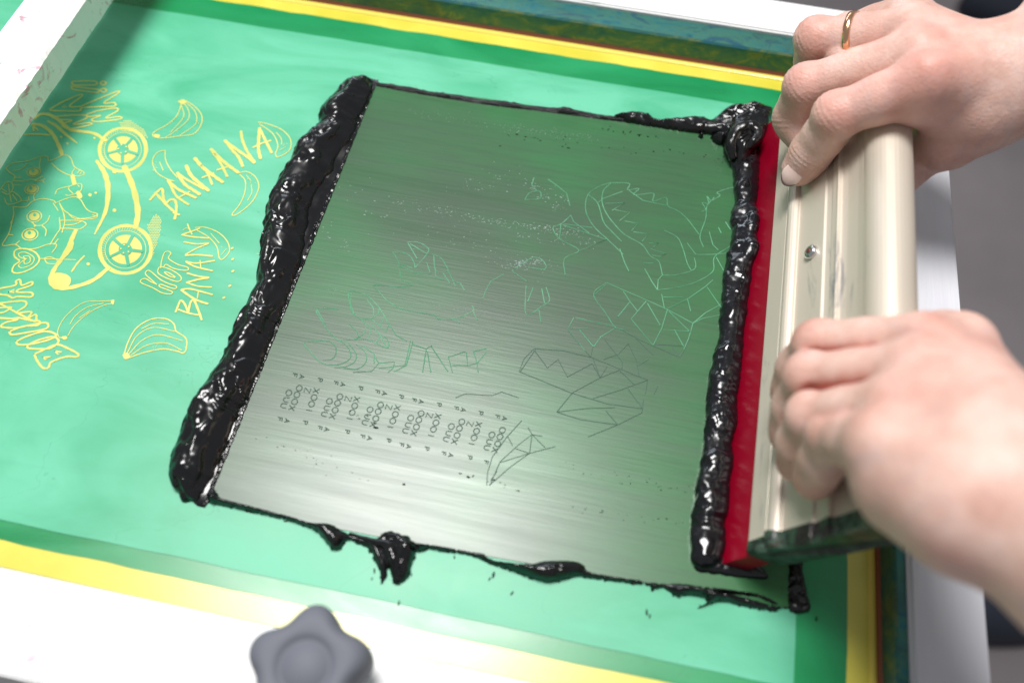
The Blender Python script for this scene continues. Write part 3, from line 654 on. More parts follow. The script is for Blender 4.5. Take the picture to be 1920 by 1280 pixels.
def blob(name, polys, H, wmax, mt, h=.00035, fr=(260, 260), rot=0., amp=.35, parent=None, z0=.0008, jag=.0006, pz=0.):
    """thick ink poured inside traced outlines; several outlines make one body"""
    Ps = [np.array(catmull([tuple(q) for q in pts_xy(p, pz)]+[tuple(pts_xy([p[0]], pz)[0])], 4))[:-1] for p in polys]
    allp = np.vstack(Ps); x0, y0 = allp.min(0)-.002; x1, y1 = allp.max(0)+.002
    X, Y = np.meshgrid(np.arange(x0, x1, h), np.arange(y0, y1, h))
    D = np.max([sd_poly(X, Y, P) for P in Ps], axis=0)
    c, s = math.cos(rot), math.sin(rot); U = (X*c+Y*s)*fr[0]; V = (-X*s+Y*c)*fr[1]
    Wp = fbm(U*.5, V*.5, 2)
    U = U*.55; V = V*.55; nz = .55*fbm(U+Wp*1.4, V-Wp*1.4, 2)+.30*ridged(U*1.3+Wp*1.5, V*.8, 1); lump = fbm(U*.35+9, V*.35, 2)
    D2 = D+jag*fbm(X*900, Y*900, 3)
    t = np.clip(D/wmax, 0, 1); prof = np.sqrt(np.clip(1-(1-t)**2, 0, 1))
    Z = H*prof*(1+amp*.6*nz*np.minimum(1, t*2.5)+amp*lump)
    Z = np.where(D2 > 0, z0+Z, z0-.0016*np.clip(-D2/h, 0, 1)-.0003)
    return grid_mesh(name, X, Y, Z, mt, D2 > 0, parent)

def surface_nets(D, org, h):
    S = D < 0
    cs = [(i, j, k) for i in (0, 1) for j in (0, 1) for k in (0, 1)]
    nx, ny, nz = (n-1 for n in D.shape)
    sl = lambda c: S[c[0]:c[0]+nx, c[1]:c[1]+ny, c[2]:c[2]+nz]
    cnt = np.zeros((nx, ny, nz), np.int8)
    for c in cs: cnt += sl(c)
    act = np.argwhere((cnt > 0) & (cnt < 8)); ids = -np.ones((nx, ny, nz), np.int32); ids[tuple(act.T)] = np.arange(len(act))
    acc = np.zeros((len(act), 3)); n = np.zeros(len(act))
    for c in cs:
        for ax in range(3):
            if c[ax]: continue
            c2 = list(c); c2[ax] = 1
            a = D[tuple((act+np.array(c)).T)]; b = D[tuple((act+np.array(c2)).T)]
            m = (a < 0) != (b < 0); t = np.where(m, a/(a-b+1e-20*(~m)), 0)
            p = np.tile(np.array(c, float), (len(act), 1)); p[:, ax] = t
            acc += p*m[:, None]; n += m
    V = org+(act+acc/np.maximum(n, 1)[:, None])*h
    F_ = []
    for ax in range(3):
        u, v = (ax+1) % 3, (ax+2) % 3
        a = S; sh = [slice(None)]*3; sh2 = [slice(None)]*3; sh[ax] = slice(0, -1); sh2[ax] = slice(1, None)
        e = np.argwhere(S[tuple(sh)] != S[tuple(sh2)])
        ok = (e[:, u] > 0) & (e[:, v] > 0) & (e[:, u] < D.shape[u]-1) & (e[:, v] < D.shape[v]-1); e = e[ok]
        du = np.zeros(3, int); du[u] = 1; dv = np.zeros(3, int); dv[v] = 1
        q = np.stack([ids[tuple((e-du-dv).T)], ids[tuple((e-dv).T)], ids[tuple(e.T)], ids[tuple((e-du).T)]], 1)
        fl_ = S[tuple(e.T)]; q[~fl_] = q[~fl_][:, ::-1]; F_.append(q)
    F_ = np.vstack(F_); F_ = F_[(F_ >= 0).all(1)]
    return V, F_
def cone(p, a, b, r1, r2):
    a = np.asarray(a); b = np.asarray(b); ba = b-a; t = np.clip((p-a)@ba/(ba@ba), 0, 1)
    return np.linalg.norm(p-a-t[:, None]*ba, axis=1)-(r1+(r2-r1)*t)
def smin(a, b, k):
    h = np.clip(.5+.5*(b-a)/k, 0, 1); return b*(1-h)+a*h-k*h*(1-h)
def ink_body(name, cones, k, parent, mt, h=.0006, disp=None, zs=1., k2=.0012, main=0, pad=.004):
    """folded lump of thick ink: overlapping rounded strands melted into one surface"""
    P_ = np.array([q for a, b, r1, r2 in cones for q in (a, b)]); rm = max(max(c[2], c[3]) for c in cones)
    lo = P_.min(0)-rm-pad; hi = P_.max(0)+rm+pad; lo[2] = max(lo[2], -.0012)
    n_ = np.ceil((hi-lo)/h).astype(int)+1
    ax_ = [lo[q]+np.arange(n_[q])*h for q in range(3)]
    D = np.full(tuple(n_), .02, np.float64)
    for ci, (a, b, r1, r2) in enumerate(cones):
        a = np.asarray(a, float); b = np.asarray(b, float); m = max(r1, r2)+.0045
        sl = tuple(slice(max(0, int((min(a[q], b[q])-m-lo[q])/h)), min(n_[q], int((max(a[q], b[q])+m-lo[q])/h)+2)) for q in range(3))
        if any(x.stop <= x.start for x in sl): continue
        G = np.stack(np.meshgrid(*[ax_[q][sl[q]] for q in range(3)], indexing='ij'), -1); sh = G.shape[:3]; p = G.reshape(-1, 3)
        d = cone(p, a, b, r1, r2).reshape(sh)
        kk = k if ci < main else k2
        D[sl] = np.where(D[sl] > .019, d, smin(D[sl], d, kk))
    XX, YY, ZZ = np.meshgrid(*ax_, indexing='ij')
    if disp is not None: D = D+disp(XX, YY, ZZ)
    D = np.maximum(D, -(ZZ+.0003))
    V, F_ = surface_nets(D.astype(np.float32), lo, h)
    return mesh(name, V, F_, mt, parent, True)

# the big ridge along the left of the print
Lo = [(683, 147), (679, 147), (651, 160), (636, 181), (615, 201), (608, 215), (611, 234), (592, 242), (587, 263), (570, 273), (559, 287), (553, 309), (539, 324), (525, 343), (511, 374), (507, 406), (509, 421), (500, 434), (501, 448), (492, 471), (491, 493), (495, 515), (489, 532), (476, 557), (464, 586), (450, 615), (439, 637), (431, 665), (417, 694), (403, 707), (388, 730), (379, 755), (356, 787), (347, 823), (334, 845), (327, 874), (334, 902), (340, 924), (352, 938), (368, 948)]
Lp = pts_xy(Lo, .0016)
yl = Lp[:, 1]; xl = Lp[:, 0]; o_ = np.argsort(yl); yl = yl[o_]; xl = xl[o_]
ra, rb = un(708, 157)[:2], un(404, 915)[:2]
YA, YB = un(374, 950)[1], un(690, 146, .001)[1]
yy = np.arange(YA, YB, .00032); nt = 150; tt = np.linspace(-.04, 1.04, nt)
XL = np.interp(yy, yl, xl)-.0004+.0008*fbm(yy*170, yy*0+4, 3); rc_ = [un(386, 950)[:2], un(400, 936)[:2], rb, ra]; XR = np.interp(yy, [q[1] for q in rc_], [q[0] for q in rc_])+.00018*fbm(yy*700, yy*0, 2)
Wd = XR-XL
endt = np.clip((yy-YA)/.009, 0, 1); endt = np.sqrt(np.clip(1-(1-endt)**2, 0, 1)); endt2 = np.clip((YB-yy)/.005, 0, 1); endt2 = np.sqrt(np.clip(1-(1-endt2)**2, 0, 1))
En = (endt*endt2)[:, None]
T2 = tt[None, :]; Yg = np.repeat(yy[:, None], nt, 1); Xg = XL[:, None]+T2*Wd[:, None]
strip = 1-(.0016+.0005*fbm(yy*180, yy*0+1, 2)[:, None])/Wd[:, None]                                   # where the gritty strip begins
flat = .0010+.0004*fbm(Xg*160, Yg*45, 2)
grit = .0007+.00022*np.abs(vnoise(Xg*1500, Yg*1300))+.0003*vnoise(Xg*500, Yg*420)
Zr = np.where(T2 > strip, grit*np.clip((1.01-T2)*60, 0, 1), flat)*En
okr = (T2 > .30) & (T2 < 1)
Zr = np.where(okr, .0008+Zr, -.0007)
ridge = thing('ink_ridge', 'long thick ridge of glossy black ink piled along the left end of the print', 'ink', (float(Xg.mean()), float(Yg.mean()), 0))
grid_mesh('scraped_edge', Xg[:, 40:], Yg[:, 40:], Zr[:, 40:], M_ink, np.ones_like(Zr[:, 40:], bool), ridge)
cones = []; yc = np.linspace(YA+.0045, YB-.003, 34); rr_ = random.Random(5)
xlc = np.interp(yc, yy, XL); xrc = np.interp(yc, yy, XR); wc_ = xrc-xlc
rad = np.clip(wc_*.355, .0022, .0072); rad[0] *= .80; rad[-1] *= .8
cxs = xlc+rad*1.02
for q in range(len(yc)-1): cones.append(((cxs[q], yc[q], rad[q]*.16), (cxs[q+1], yc[q+1], rad[q+1]*.16), rad[q], rad[q+1]))
nm = len(cones)
for q in range(len(yc)-1): cones.append(((cxs[q]+rad[q]*.95, yc[q], -.0004), (cxs[q+1]+rad[q+1]*.95, yc[q+1], -.0004), rad[q]*.55, rad[q+1]*.55))
nm = len(cones)
for q in range(66):
    y_ = rr_.uniform(YA+.008, YB-.008); L_ = rr_.uniform(.008, .024); lat = rr_.uniform(-.85, .75); an = rr_.uniform(-.1, .75); rs = rr_.uniform(.0010, .0028)
    prev = None
    for t in np.linspace(-.5, .5, 6):
        yq = y_+t*L_; lq = lat+t*L_*math.tan(an)*90*.9+.12*math.sin(t*7+q)
        if not (YA+.004 < yq < YB-.003): prev = None; continue
        lq = max(-.97, min(.95, lq)); R_ = np.interp(yq, yc, rad); cx_ = np.interp(yq, yc, cxs)
        p_ = (cx_+R_*lq, yq, R_*.16+R_*math.sqrt(1-lq*lq)-rs*.25)
        rq = rs*(1-1.5*t*t)
        if prev: cones.append((prev[0], p_, prev[1], rq))
        prev = (p_, rq)
def fold_disp(X, Y, Z):
    w = fbm(X*90+Z*70, Y*45, 2)
    a = ridged(X*115+Y*62+Z*95+w*1.3, Y*46-X*26+w*.8, 2)
    b = ridged(X*290+Y*170+Z*240+w*2.2, Y*95-X*70+w, 2)
    m = np.clip(.5+1.3*fbm(X*60+5, Y*40+Z*50, 2), 0, 1)
    return -.00062*a-.00026*b*m
ink_body('ridge_body', cones, .0035, ridge, M_ink, .00055, fold_disp, k2=.0006, main=nm)

# rolled bead pushed in front of the red blade
Lb = [(1362, 255), (1359, 285), (1374, 310), (1379, 335), (1379, 360), (1376, 394), (1373, 426), (1371, 457), (1365, 488), (1360, 535), (1357, 560), (1350, 600), (1350, 634), (1340, 680), (1333, 711), (1328, 765), (1325, 812), (1322, 844), (1317, 873), (1309, 900), (1304, 946), (1299, 1000), (1296, 1037), (1302, 1062)]
Rb = [(1437, 238), (1434, 260), (1423, 276), (1424, 310), (1415, 344), (1406, 363), (1393, 379), (1409, 383), (1423, 397), (1427, 419), (1423, 438), (1425, 460), (1415, 488), (1409, 513), (1406, 535), (1401, 560), (1386, 600), (1381, 627), (1376, 653), (1370, 680), (1371, 706), (1370, 738), (1365, 770), (1365, 812), (1366, 844), (1366, 866), (1362, 892), (1358, 932), (1352, 967), (1346, 1037), (1350, 1062)]
# squeegee frame of reference
P0 = un(1345, 1050); _P1 = un(1425, 215); E_ = _P1-P0; E_ /= np.linalg.norm(E_)
NX = np.array([E_[1], -E_[0], 0]); TH = math.radians(66)
UP = NX*math.cos(TH)+np.array([0, 0, math.sin(TH)]); FN = -np.cross(E_, UP)
def sq(s, h, t): return P0+E_*s+UP*h+FN*t
def hit(u, v, t=0.):
    d = ray(u, v); o = P0+FN*t; k = ((o-C)@FN)/(d@FN); return C+k*d
def to_sq(p): q = np.asarray(p)-P0; return q@E_, q@UP, q@FN

# bead
yb = np.linspace(0, 1, 620)
Lpx = np.array(catmull(Lb, 8)); Rpx = np.array(catmull(Rb, 8))
L3 = np.array([un(u, v, .0008) for u, v in Lpx]); R3 = np.array([hit(u, v, .0006) for u, v in Rpx])
L3[:, 2] = .0006
for i_ in range(len(R3)):
    s_1, h_1, t_1 = to_sq(R3[i_]); R3[i_] = sq(s_1, max(h_1, .0042), t_1)
ys = np.linspace(max(L3[:, 1].min(), R3[:, 1].min()), min(L3[:, 1].max(), R3[:, 1].max()), 620)
def terp(ys, A3):
    o = np.argsort(A3[:, 1]); return np.stack([np.interp(ys, A3[o, 1], A3[o, k]) for k in range(3)], 1)
Li = terp(ys, L3); Ri = terp(ys, R3); Li[:, 0] += .0003*fbm(ys*350, ys*0+3, 3)
bead = thing('ink_bead', 'rolled bead of black ink pushed along in front of the red squeegee blade', 'ink', (P0[0]-.006, P0[1]+.1, 0))
cones = []; yq = np.linspace(ys[0]+.003, ys[-1], 40); rr_ = random.Random(9)
lx = np.interp(yq, ys, Li[:, 0]); rx = np.interp(yq, ys, Ri[:, 0]); rz = np.interp(yq, ys, Ri[:, 2])
w_ = rx-lx; rad = np.clip(w_*.45, .0026, .0046)
for q in range(len(yq)-1):
    cones.append(((lx[q]+rad[q]*.95, yq[q], rad[q]*.35), (lx[q+1]+rad[q+1]*.95, yq[q+1], rad[q+1]*.35), rad[q], rad[q+1]))
for q in range(len(yq)-1):
    cones.append(((rx[q]-.0030, yq[q], rz[q]-.0020), (rx[q+1]-.0030, yq[q+1], rz[q+1]-.0020), .0021, .0021))
    cones.append((((lx[q]+rx[q])/2+.001, yq[q], .001), ((lx[q+1]+rx[q+1])/2+.001, yq[q+1], .001), rad[q]*.8, rad[q+1]*.8))
nm = len(cones)
for q in range(40):
    k_ = rr_.randrange(2, len(yq)-2); a_ = rr_.uniform(-.9, 1.0); R_ = rad[k_]; rs = rr_.uniform(.0008, .0024)
    pts_ = [(lx[k_]+R_*.95+R_*.9*math.sin(a_+t), yq[k_]+t*.006*rr_.uniform(.2, 1), R_*.35+R_*math.cos(a_+t)-rs*.4) for t in (-.5, 0, .5)]
    for u_ in range(2): cones.append((pts_[u_], pts_[u_+1], rs, rs*.9))
ink_body('roll', cones, .003, bead, M_inkr, .0005, lambda X, Y, Z: -.00020*ridged(Y*330+X*90+Z*60+2*fbm(X*120, Y*60, 2), X*90+Z*110, 2)*np.clip(.5+1.5*vnoise(Y*48, X*30), 0, 1)-.00070*fbm(Y*110+Z*60, X*110+Z*90, 3), k2=.0010, main=nm)
blob('corner_lump', [[(1360, 250), (1352, 275), (1362, 300), (1380, 325), (1398, 318), (1412, 295), (1436, 262), (1440, 235), (1420, 222), (1390, 222), (1368, 232)]], .0105, .0060, M_ink, fr=(150, 150), rot=.6, amp=.3, parent=bead)
# curl on the corner lump
def tube_mesh(name, path, rad, mt, parent, seg=20, rough=.0):
    Q = catmull(path, 8); n = len(Q); vs, fs = [], []
    T = np.gradient(Q, axis=0); T /= np.linalg.norm(T, axis=1)[:, None]
    for i in range(n):
        a = np.cross(T[i], [0, 0, 1.]); a /= np.linalg.norm(a)+1e-9; b = np.cross(a, T[i])
        r = np.interp(i/(n-1), np.linspace(0, 1, len(rad)), rad)
        for k in range(seg):
            th = 2*math.pi*k/seg; rr = r*(1+rough*fbm(np.array([i*.35+k*.05]), np.array([math.cos(th)*1.5]), 3)[0])
            vs.append(Q[i]+rr*(a*math.cos(th)+b*math.sin(th)))
    for i in range(n-1):
        for k in range(seg): fs.append((i*seg+k, i*seg+(k+1) % seg, (i+1)*seg+(k+1) % seg, (i+1)*seg+k))
    fs.append(tuple(range(seg))[::-1]); fs.append(tuple((n-1)*seg+k for k in range(seg)))
    return mesh(name, vs, fs, mt, parent, True)
cp = [tuple(un(u, v, z)) for u, v, z in ((1376, 300, .005), (1372, 270, .0085), (1385, 245, .011), (1408, 238, .012), (1422, 250, .012), (1412, 268, .0115), (1396, 280, .009))]
tube_mesh('curl', cp, [.0022, .0034, .0036, .0034, .0030, .0024, .0008], M_ink, bead, 24, .12)
blob('trailing_edge', [[(1296, 1040), (1304, 1070), (1345, 1078), (1410, 1086), (1440, 1084), (1420, 1060), (1395, 1045), (1340, 1040), (1310, 1030)]], .0028, .003, M_inkr, fr=(160, 420), amp=.3, parent=bead)

# ink along the other edges of the print
blob_top = blob('ink_smear', [[(1160, 222), (1180, 217), (1205, 219), (1232, 231), (1275, 228), (1315, 224), (1330, 230), (1350, 218), (1362, 212), (1385, 212), (1408, 204), (1432, 212), (1446, 222), (1438, 245), (1400, 262), (1362, 268), (1340, 258), (1280, 250), (1230, 242), (1190, 236), (1150, 226)],
                              [(1330, 262), (1345, 258), (1362, 262), (1360, 274), (1345, 276)], [(1308, 258), (1316, 255), (1318, 261), (1310, 263)]], .0058, .0042, M_ink, fr=(190, 330), rot=-.1, amp=.45, jag=.0008)
tag(blob_top, 'lumpy black ink smear along the upper right edge of the print reaching the blade', 'ink')
tg = blob('ink_smear', [[(704, 158), (760, 167), (850, 181), (930, 193), (1040, 206), (1160, 223), (1200, 232), (1160, 231), (1040, 215), (930, 202), (850, 190), (760, 175), (706, 164)]], .0016, .0010, M_speck, h=.0003, fr=(500, 700), amp=.6, jag=.0003)
tag(tg, 'thin glistening ink line along the top edge of the print', 'ink')
bl = blob('ink_smear', [
    [(388, 930), (398, 915), (412, 926), (418, 936), (470, 950), (540, 968), (585, 982), (620, 984), (650, 1000), (700, 1012), (718, 1000), (738, 996), (745, 1004), (766, 1006), (775, 1018), (806, 1024), (790, 1034), (778, 1032), (780, 1040), (772, 1060), (768, 1082), (740, 1098), (733, 1078), (727, 1068), (716, 1094), (712, 1075), (702, 1048), (690, 1030), (670, 1020), (648, 1016), (640, 1030), (625, 1032), (612, 1018), (598, 1002), (575, 988), (530, 974), (460, 958), (415, 948), (395, 946)],
    [(800, 1022), (900, 1038), (912, 1043), (928, 1052), (990, 1060), (1020, 1054), (1075, 1054), (1095, 1062), (1102, 1072), (1150, 1082), (1210, 1090), (1235, 1094), (1285, 1096), (1330, 1108), (1400, 1122), (1440, 1134), (1475, 1140), (1440, 1146), (1390, 1136), (1345, 1128), (1310, 1140), (1325, 1124), (1290, 1116), (1268, 1120), (1255, 1110), (1240, 1104), (1222, 1108), (1212, 1098), (1150, 1090), (1100, 1084), (1080, 1082), (1055, 1088), (1025, 1092), (1000, 1086), (970, 1074), (925, 1060), (880, 1042), (810, 1030)],
    [(1285, 1098), (1360, 1106), (1420, 1114), (1455, 1130), (1450, 1134), (1415, 1120), (1350, 1112), (1290, 1102)]],
    .0042, .0042, M_ink, fr=(260, 260), rot=.5, amp=.5, jag=.0007)
bl_org = bl
def strand(px, rr, nm_='drip'):
    return tube_mesh(nm_, [tuple(un(u, v, z)) for u, v, z in px], rr, M_ink, bl_org, 14, .15)
bl_late = [([(655, 1000, .001), (690, 1012, .0026), (725, 1022, .0040), (738, 1045, .0042), (742, 1070, .0026), (738, 1092, .0010)], [.0006, .0012, .0018, .0022, .0018, .0004]),
           ([(690, 1010, .002), (705, 1030, .0030), (716, 1055, .0026), (722, 1076, .0014), (716, 1092, .0008)], [.0008, .0013, .0013, .0008, .0002]),
           ([(720, 1002, .003), (745, 1008, .0042), (762, 1025, .0040), (764, 1050, .0030), (766, 1076, .0012)], [.0010, .0018, .0018, .0014, .0004]),
           ([(755, 1010, .003), (775, 1022, .0028), (792, 1028, .0014), (806, 1026, .0008)], [.0014, .0013, .0008, .0003]),
           ([(592, 988, .001), (612, 1000, .0026), (628, 1014, .0030), (622, 1026, .0014)], [.0006, .0013, .0018, .0010]),
           ([(940, 1056, .001), (985, 1066, .0022), (1030, 1066, .0028), (1075, 1064, .0020), (1100, 1074, .0008)], [.0006, .0014, .0018, .0014, .0005])]
tag(bl, 'ragged black ink smear with drips along the lower edge of the print', 'ink')
for px, rr in bl_late: strand(px, rr)
fpol = []
for (u, v, r) in ((702, 1070, 3.2), (698, 1085, 2), (748, 1130, 3), (772, 1078, 2), (852, 1045, 2.2), (925, 1078, 4), (918, 1085, 2.4), (960, 1112, 3), (1212, 1148, 4), (1218, 1155, 2.5), (1530, 1160, 2.6)):
    a = random.uniform(.9, 1.6); fpol.append([(u+math.cos(a)*r*2.2, v-math.sin(a)*r*2.2), (u+r*.6, v+r*.2), (u-math.cos(a)*r*2.0, v+math.sin(a)*r*2.0), (u-r*.5, v-r*.3)])
fk = blob('ink_flecks', fpol, .0005, .0006, M_ink, h=.00025, jag=.0001)
fk['kind'] = 'stuff'
tag(fk, 'scattered small black ink flecks on the pale green below the print', 'ink spots')
rr = blob('ink_smear', [[(1482, 1000), (1500, 1000), (1503, 1060), (1507, 1090), (1512, 1115), (1518, 1142), (1505, 1150), (1480, 1146), (1476, 1120), (1478, 1060)]], .0022, .0022, M_ink, fr=(420, 420), amp=.7)
tag(rr, 'short crusty black ink line at the right end of the print', 'ink')

# ------------------------------------------------------------------ squeegee
S0, S1 = -.001, .232
org = sq(.11, .05, 0)
sqz = thing('squeegee', 'aluminium handled screen printing squeegee with a red rubber blade', 'squeegee', tuple(sq(.11, 0, 0)))
def extrude(name, prof, s0, s1, mt, parent, slant=0.):
    vs, fs = [], []; m = len(prof); ns = 2
    for s in (s0, s1):
        for (h, t) in prof: vs.append(sq(s+(slant*(h-.05) if s == s0 else 0), h, t))
    for j in range(m): fs.append((j, (j+1) % m, m+(j+1) % m, m+j))
    fs.append(tuple(range(m))[::-1]); fs.append(tuple(range(m, 2*m)))
    o = mesh(name, vs, fs, mt, parent)
    md = o.modifiers.new('bevel', 'BEVEL'); md.width = .0004; md.segments = 2; md.limit_method = 'ANGLE'; md.angle_limit = math.radians(40)
    return o
cb = lambda t: (.0011-t*math.cos(TH))/math.sin(TH)
extrude('blade', [(cb(0)-.0002, 0), (.028, 0), (.028, -.009), (cb(-.0086), -.009), (cb(-.004), -.004)], S0-.001, S1-.004, M_red, sqz)
def arc(c, r, a0, a1, n):
    return [(c[0]+r*math.sin(math.radians(a)), c[1]+r*math.cos(math.radians(a))) for a in np.linspace(a0, a1, n)]
prof = [(.0195, .0002), (.0200, .0018), (.0297, .0022), (.0303, .0010), (.0309, .0010)]
prof += arc((.0343, .0012), .0034, -85, 85, 9)
prof += [(.0385, .0016), (.0525, .0014), (.0530, .0006), (.0560, .0002), (.0566, .0012), (.0598, .0012), (.0602, .0022), (.0609, .0022), (.0613, .0004), (.0640, .0000), (.0700, .0004)]
prof += arc((.0780, -.0070), .0092, -28, 175, 22)
prof += [(.0700, -.0155), (.0640, -.0135), (.0560, -.0122), (.0195, -.0118), (.0190, -.0105), (.0190, -.0002)]
hd = extrude('handle', prof, S0+.002, S1, M_alu, sqz)
# dried ink over the lower end of the extrusion
vs, fs = [], []; m = len(prof)
for i, s in enumerate((.0026, -.0010, -.0032)):
    for (h, t) in prof:
        k = .0008*fbm(np.array([h*300.]), np.array([t*300.+s*900]), 3)[0]+(.0012*max(0, math.sin(h*130+1)) if s < .001 else 0)
        gx = 1.0 if i < 2 else .93
        vs.append(sq(s-k*(1 if i else 0), .055+(h-.055)*gx, -.006+(t+.006)*gx*1.04+.0003+(k*.5)))
for i in range(2):
    for j in range(m): fs.append((i*m+j, i*m+(j+1) % m, (i+1)*m+(j+1) % m, (i+1)*m+j))
fs.append(tuple(2*m+j for j in range(m)))
mesh('dried_ink', vs, fs, M_crust, sqz)
# machine screw
def lathe(name, c, ax, pr, mt, parent, seg=28):
    ax = np.array(ax)/np.linalg.norm(ax); a = np.cross(ax, E_+.01); a /= np.linalg.norm(a); b = np.cross(ax, a); vs, fs = [], []
    for (r, z) in pr:
        for k in range(seg): th = 2*math.pi*k/seg; vs.append(c+ax*z+r*(a*math.cos(th)+b*math.sin(th)))
    for i in range(len(pr)-1):
        for k in range(seg): fs.append((i*seg+k, i*seg+(k+1) % seg, (i+1)*seg+(k+1) % seg, (i+1)*seg+k))
    fs.append(tuple((len(pr)-1)*seg+k for k in range(seg)))
    return mesh(name, vs, fs, mt, parent, True)
sc = hit(1523, 474, .0016)
scr_o = lathe('screw', sc, FN, [(.0031, -.001), (.0031, .0008), (.0029, .0016), (.0022, .0021), (.0014, .0022), (.0012, .0020)], M_steel, sqz)
lathe('screw_socket', sc, FN, [(.00125, .0019), (.00125, .00225), (.0008, .0023)], M_hole, sqz, 6)

# ------------------------------------------------------------------ hands as one blended surface each
def chain(p, lst):
    """follow a finger: each joint lies on the ray of its pixel, one bone length from the last"""
    out = [np.array(p)]
    for (u, v, L, far) in lst:
        d = ray(u, v); q = C-out[-1]; b = q@d; c = q@q-L*L; disc = b*b-c
        if disc < 0: k = -b
        else: k = -b+(math.sqrt(disc) if far else -math.sqrt(disc))
        out.append(C+k*d)
    return out
class Hand:
    def __init__(s): s.f = []; s.palm = []; s.creases = []; s.carve = []; s.groove = []
    def sdf(s, p):
        fd = None
        for (J, r) in s.f:
            d = None
            for i in range(len(J)-1):
                c = cone(p, J[i], J[i+1], r[i], r[i+1]); d = c if d is None else smin(d, c, .0030)
                if i > 0:   # knuckle pad
                    k = np.linalg.norm(p-(J[i]+s.dors[id(J)]*.0012), axis=1)-r[i]*.98; d = smin(d, k, .003)
                if 0 < i+1 < len(J):
                    mid = (J[i]+J[i+1])/2; k = np.linalg.norm(p-(mid-s.dors[id(J)]*.0018), axis=1)-(r[i]+r[i+1])*.5*.93; d = smin(d, k, .004)
            fd = d if fd is None else smin(fd, d, .0006)
        pd = None
        for (a, b, r1, r2) in s.palm:
            c = cone(p, a, b, r1, r2); pd = c if pd is None else smin(pd, c, .009)
        d = smin(fd, pd, .0038)
        for (a, b, r, dep) in s.carve:
            d = -smin(-d, cone(p, a, b, r, r), .0025) if dep else d
        for (a, b, r, A_) in s.creases:      # soft raised tendon (A_>0) or groove (A_<0)
            c = cone(p, a, b, 0, 0); d = d-A_*np.exp(-(c/r)**2)
        for (a, b, r, A_) in s.groove:
            c = cone(p, a, b, 0, 0); d = d+A_*np.exp(-(c/r)**2)
        for (c0, ax, span, A_) in s.wr:
            q = p-c0; al = q@ax; rr_ = np.linalg.norm(q-al[:, None]*ax, axis=1)
            d = d+A_*np.exp(-(al/span)**2)*np.cos(al*2*math.pi/.0019+1.2*np.sin(rr_*900+al*500))*np.exp(-(rr_/.011)**4)*(q@s.dn > 0)
        return d
    def build(s, name, mt, parent, h=.00085, marks=()):
        allp = []; mr = .04
        for J, r in s.f: allp += list(J)
        for a, b, r1, r2 in s.palm: allp += [a, b]
        allp = np.array(allp); lo = allp.min(0)-mr; hi = allp.max(0)+mr; st = 5
        n = (np.ceil((hi-lo)/(h*st)).astype(int))+1
        g = np.stack(np.meshgrid(*[lo[i]+(np.arange(n[i])+.5)*h*st for i in range(3)], indexing='ij'), -1).reshape(-1, 3)
        s.wr_, s.wr = s.wr, []
        cd = s.sdf(g).reshape(n); s.wr = s.wr_
        D = cd.astype(np.float32).repeat(st, 0).repeat(st, 1).repeat(st, 2)
        near = np.abs(cd) < h*st*1.8
        m = near.repeat(st, 0).repeat(st, 1).repeat(st, 2)
        I = np.argwhere(m)
        out = np.empty(len(I), np.float32)
        for k in range(0, len(I), 400000): out[k:k+400000] = s.sdf(lo+I[k:k+400000]*h)
        D[tuple(I.T)] = out
        V, F_ = surface_nets(D, lo, h)
        o = mesh(name, V, F_, mt, parent, True)
        # redness of the skin over joints and fingertips, plus shade painted into finger gaps
        me = o.data; att = me.attributes.new('flush_shade', 'FLOAT', 'POINT')
        f = np.zeros(len(V))
        for c, r, a in marks: f = np.maximum(f, a*np.exp(-(np.linalg.norm(V-np.array(c), axis=1)/r)**2))
        att.data.foreach_set('value', f.astype(np.float32))
        return o, V
M_skin = mat('skin', (.70, .46, .37), .42, 0, .4, Subsurface_Weight=.25, Subsurface_Scale=.006)
M_skin.node_tree.nodes['Principled BSDF'].inputs['Subsurface Radius'].default_value = (1, .35, .2)
n = N(M_skin); at = n.new('ShaderNodeAttribute', attribute_name='flush_shade')
a1 = n.noise(70, 5, .6); a2 = n.noise(26, 3, .5)
bs = n.ramp(a1, [(.30, (.56, .32, .26)), (.52, (.67, .435, .365)), (.70, (.74, .52, .455))])
bs = n.mix(n.val(a2, 0, .45, .50, .68), bs, (.66, .34, .29))
vn = n.noise(34, 2, .4, n.pos((1, 1, .6), (.3, .2, .6)), 1.5)
vr = n.new('ShaderNodeMath', operation='ABSOLUTE'); vs_ = n.new('ShaderNodeMath', operation='SUBTRACT'); n.l(vn, vs_.inputs[0]); vs_.inputs[1].default_value = .5; n.l(vs_.outputs[0], vr.inputs[0])
bs = n.mix(n.val(vr.outputs[0], .22, 0, 0, .03), bs, (.46, .36, .38))
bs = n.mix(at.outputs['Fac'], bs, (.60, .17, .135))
n.set('Base Color', bs); n.set('Roughness', n.val(a1, .36, .5))
vor = n.new('ShaderNodeTexVoronoi'); vor.inputs['Scale'].default_value = 900; n.l(n.pos(), vor.inputs['Vector'])
pores = n.noise(1500, 3, .6); wr = n.noise(260, 5, .65, None, .8)
ad = n.new('ShaderNodeMath', operation='MULTIPLY_ADD'); n.l(vor.outputs[0], ad.inputs[0]); ad.inputs[1].default_value = .35; n.l(wr, ad.inputs[2])
ad2 = n.new('ShaderNodeMath', operation='MULTIPLY_ADD'); n.l(pores, ad2.inputs[0]); ad2.inputs[1].default_value = .3; n.l(ad.outputs[0], ad2.inputs[2])
n.bump(ad2.outputs[0], .30, .0011)

person = thing('person', 'two bare hands pressing down on the squeegee handle, a ring on the upper hand', 'person', (.24, .05, .05))
ZU = np.array([0, 0, 1.])

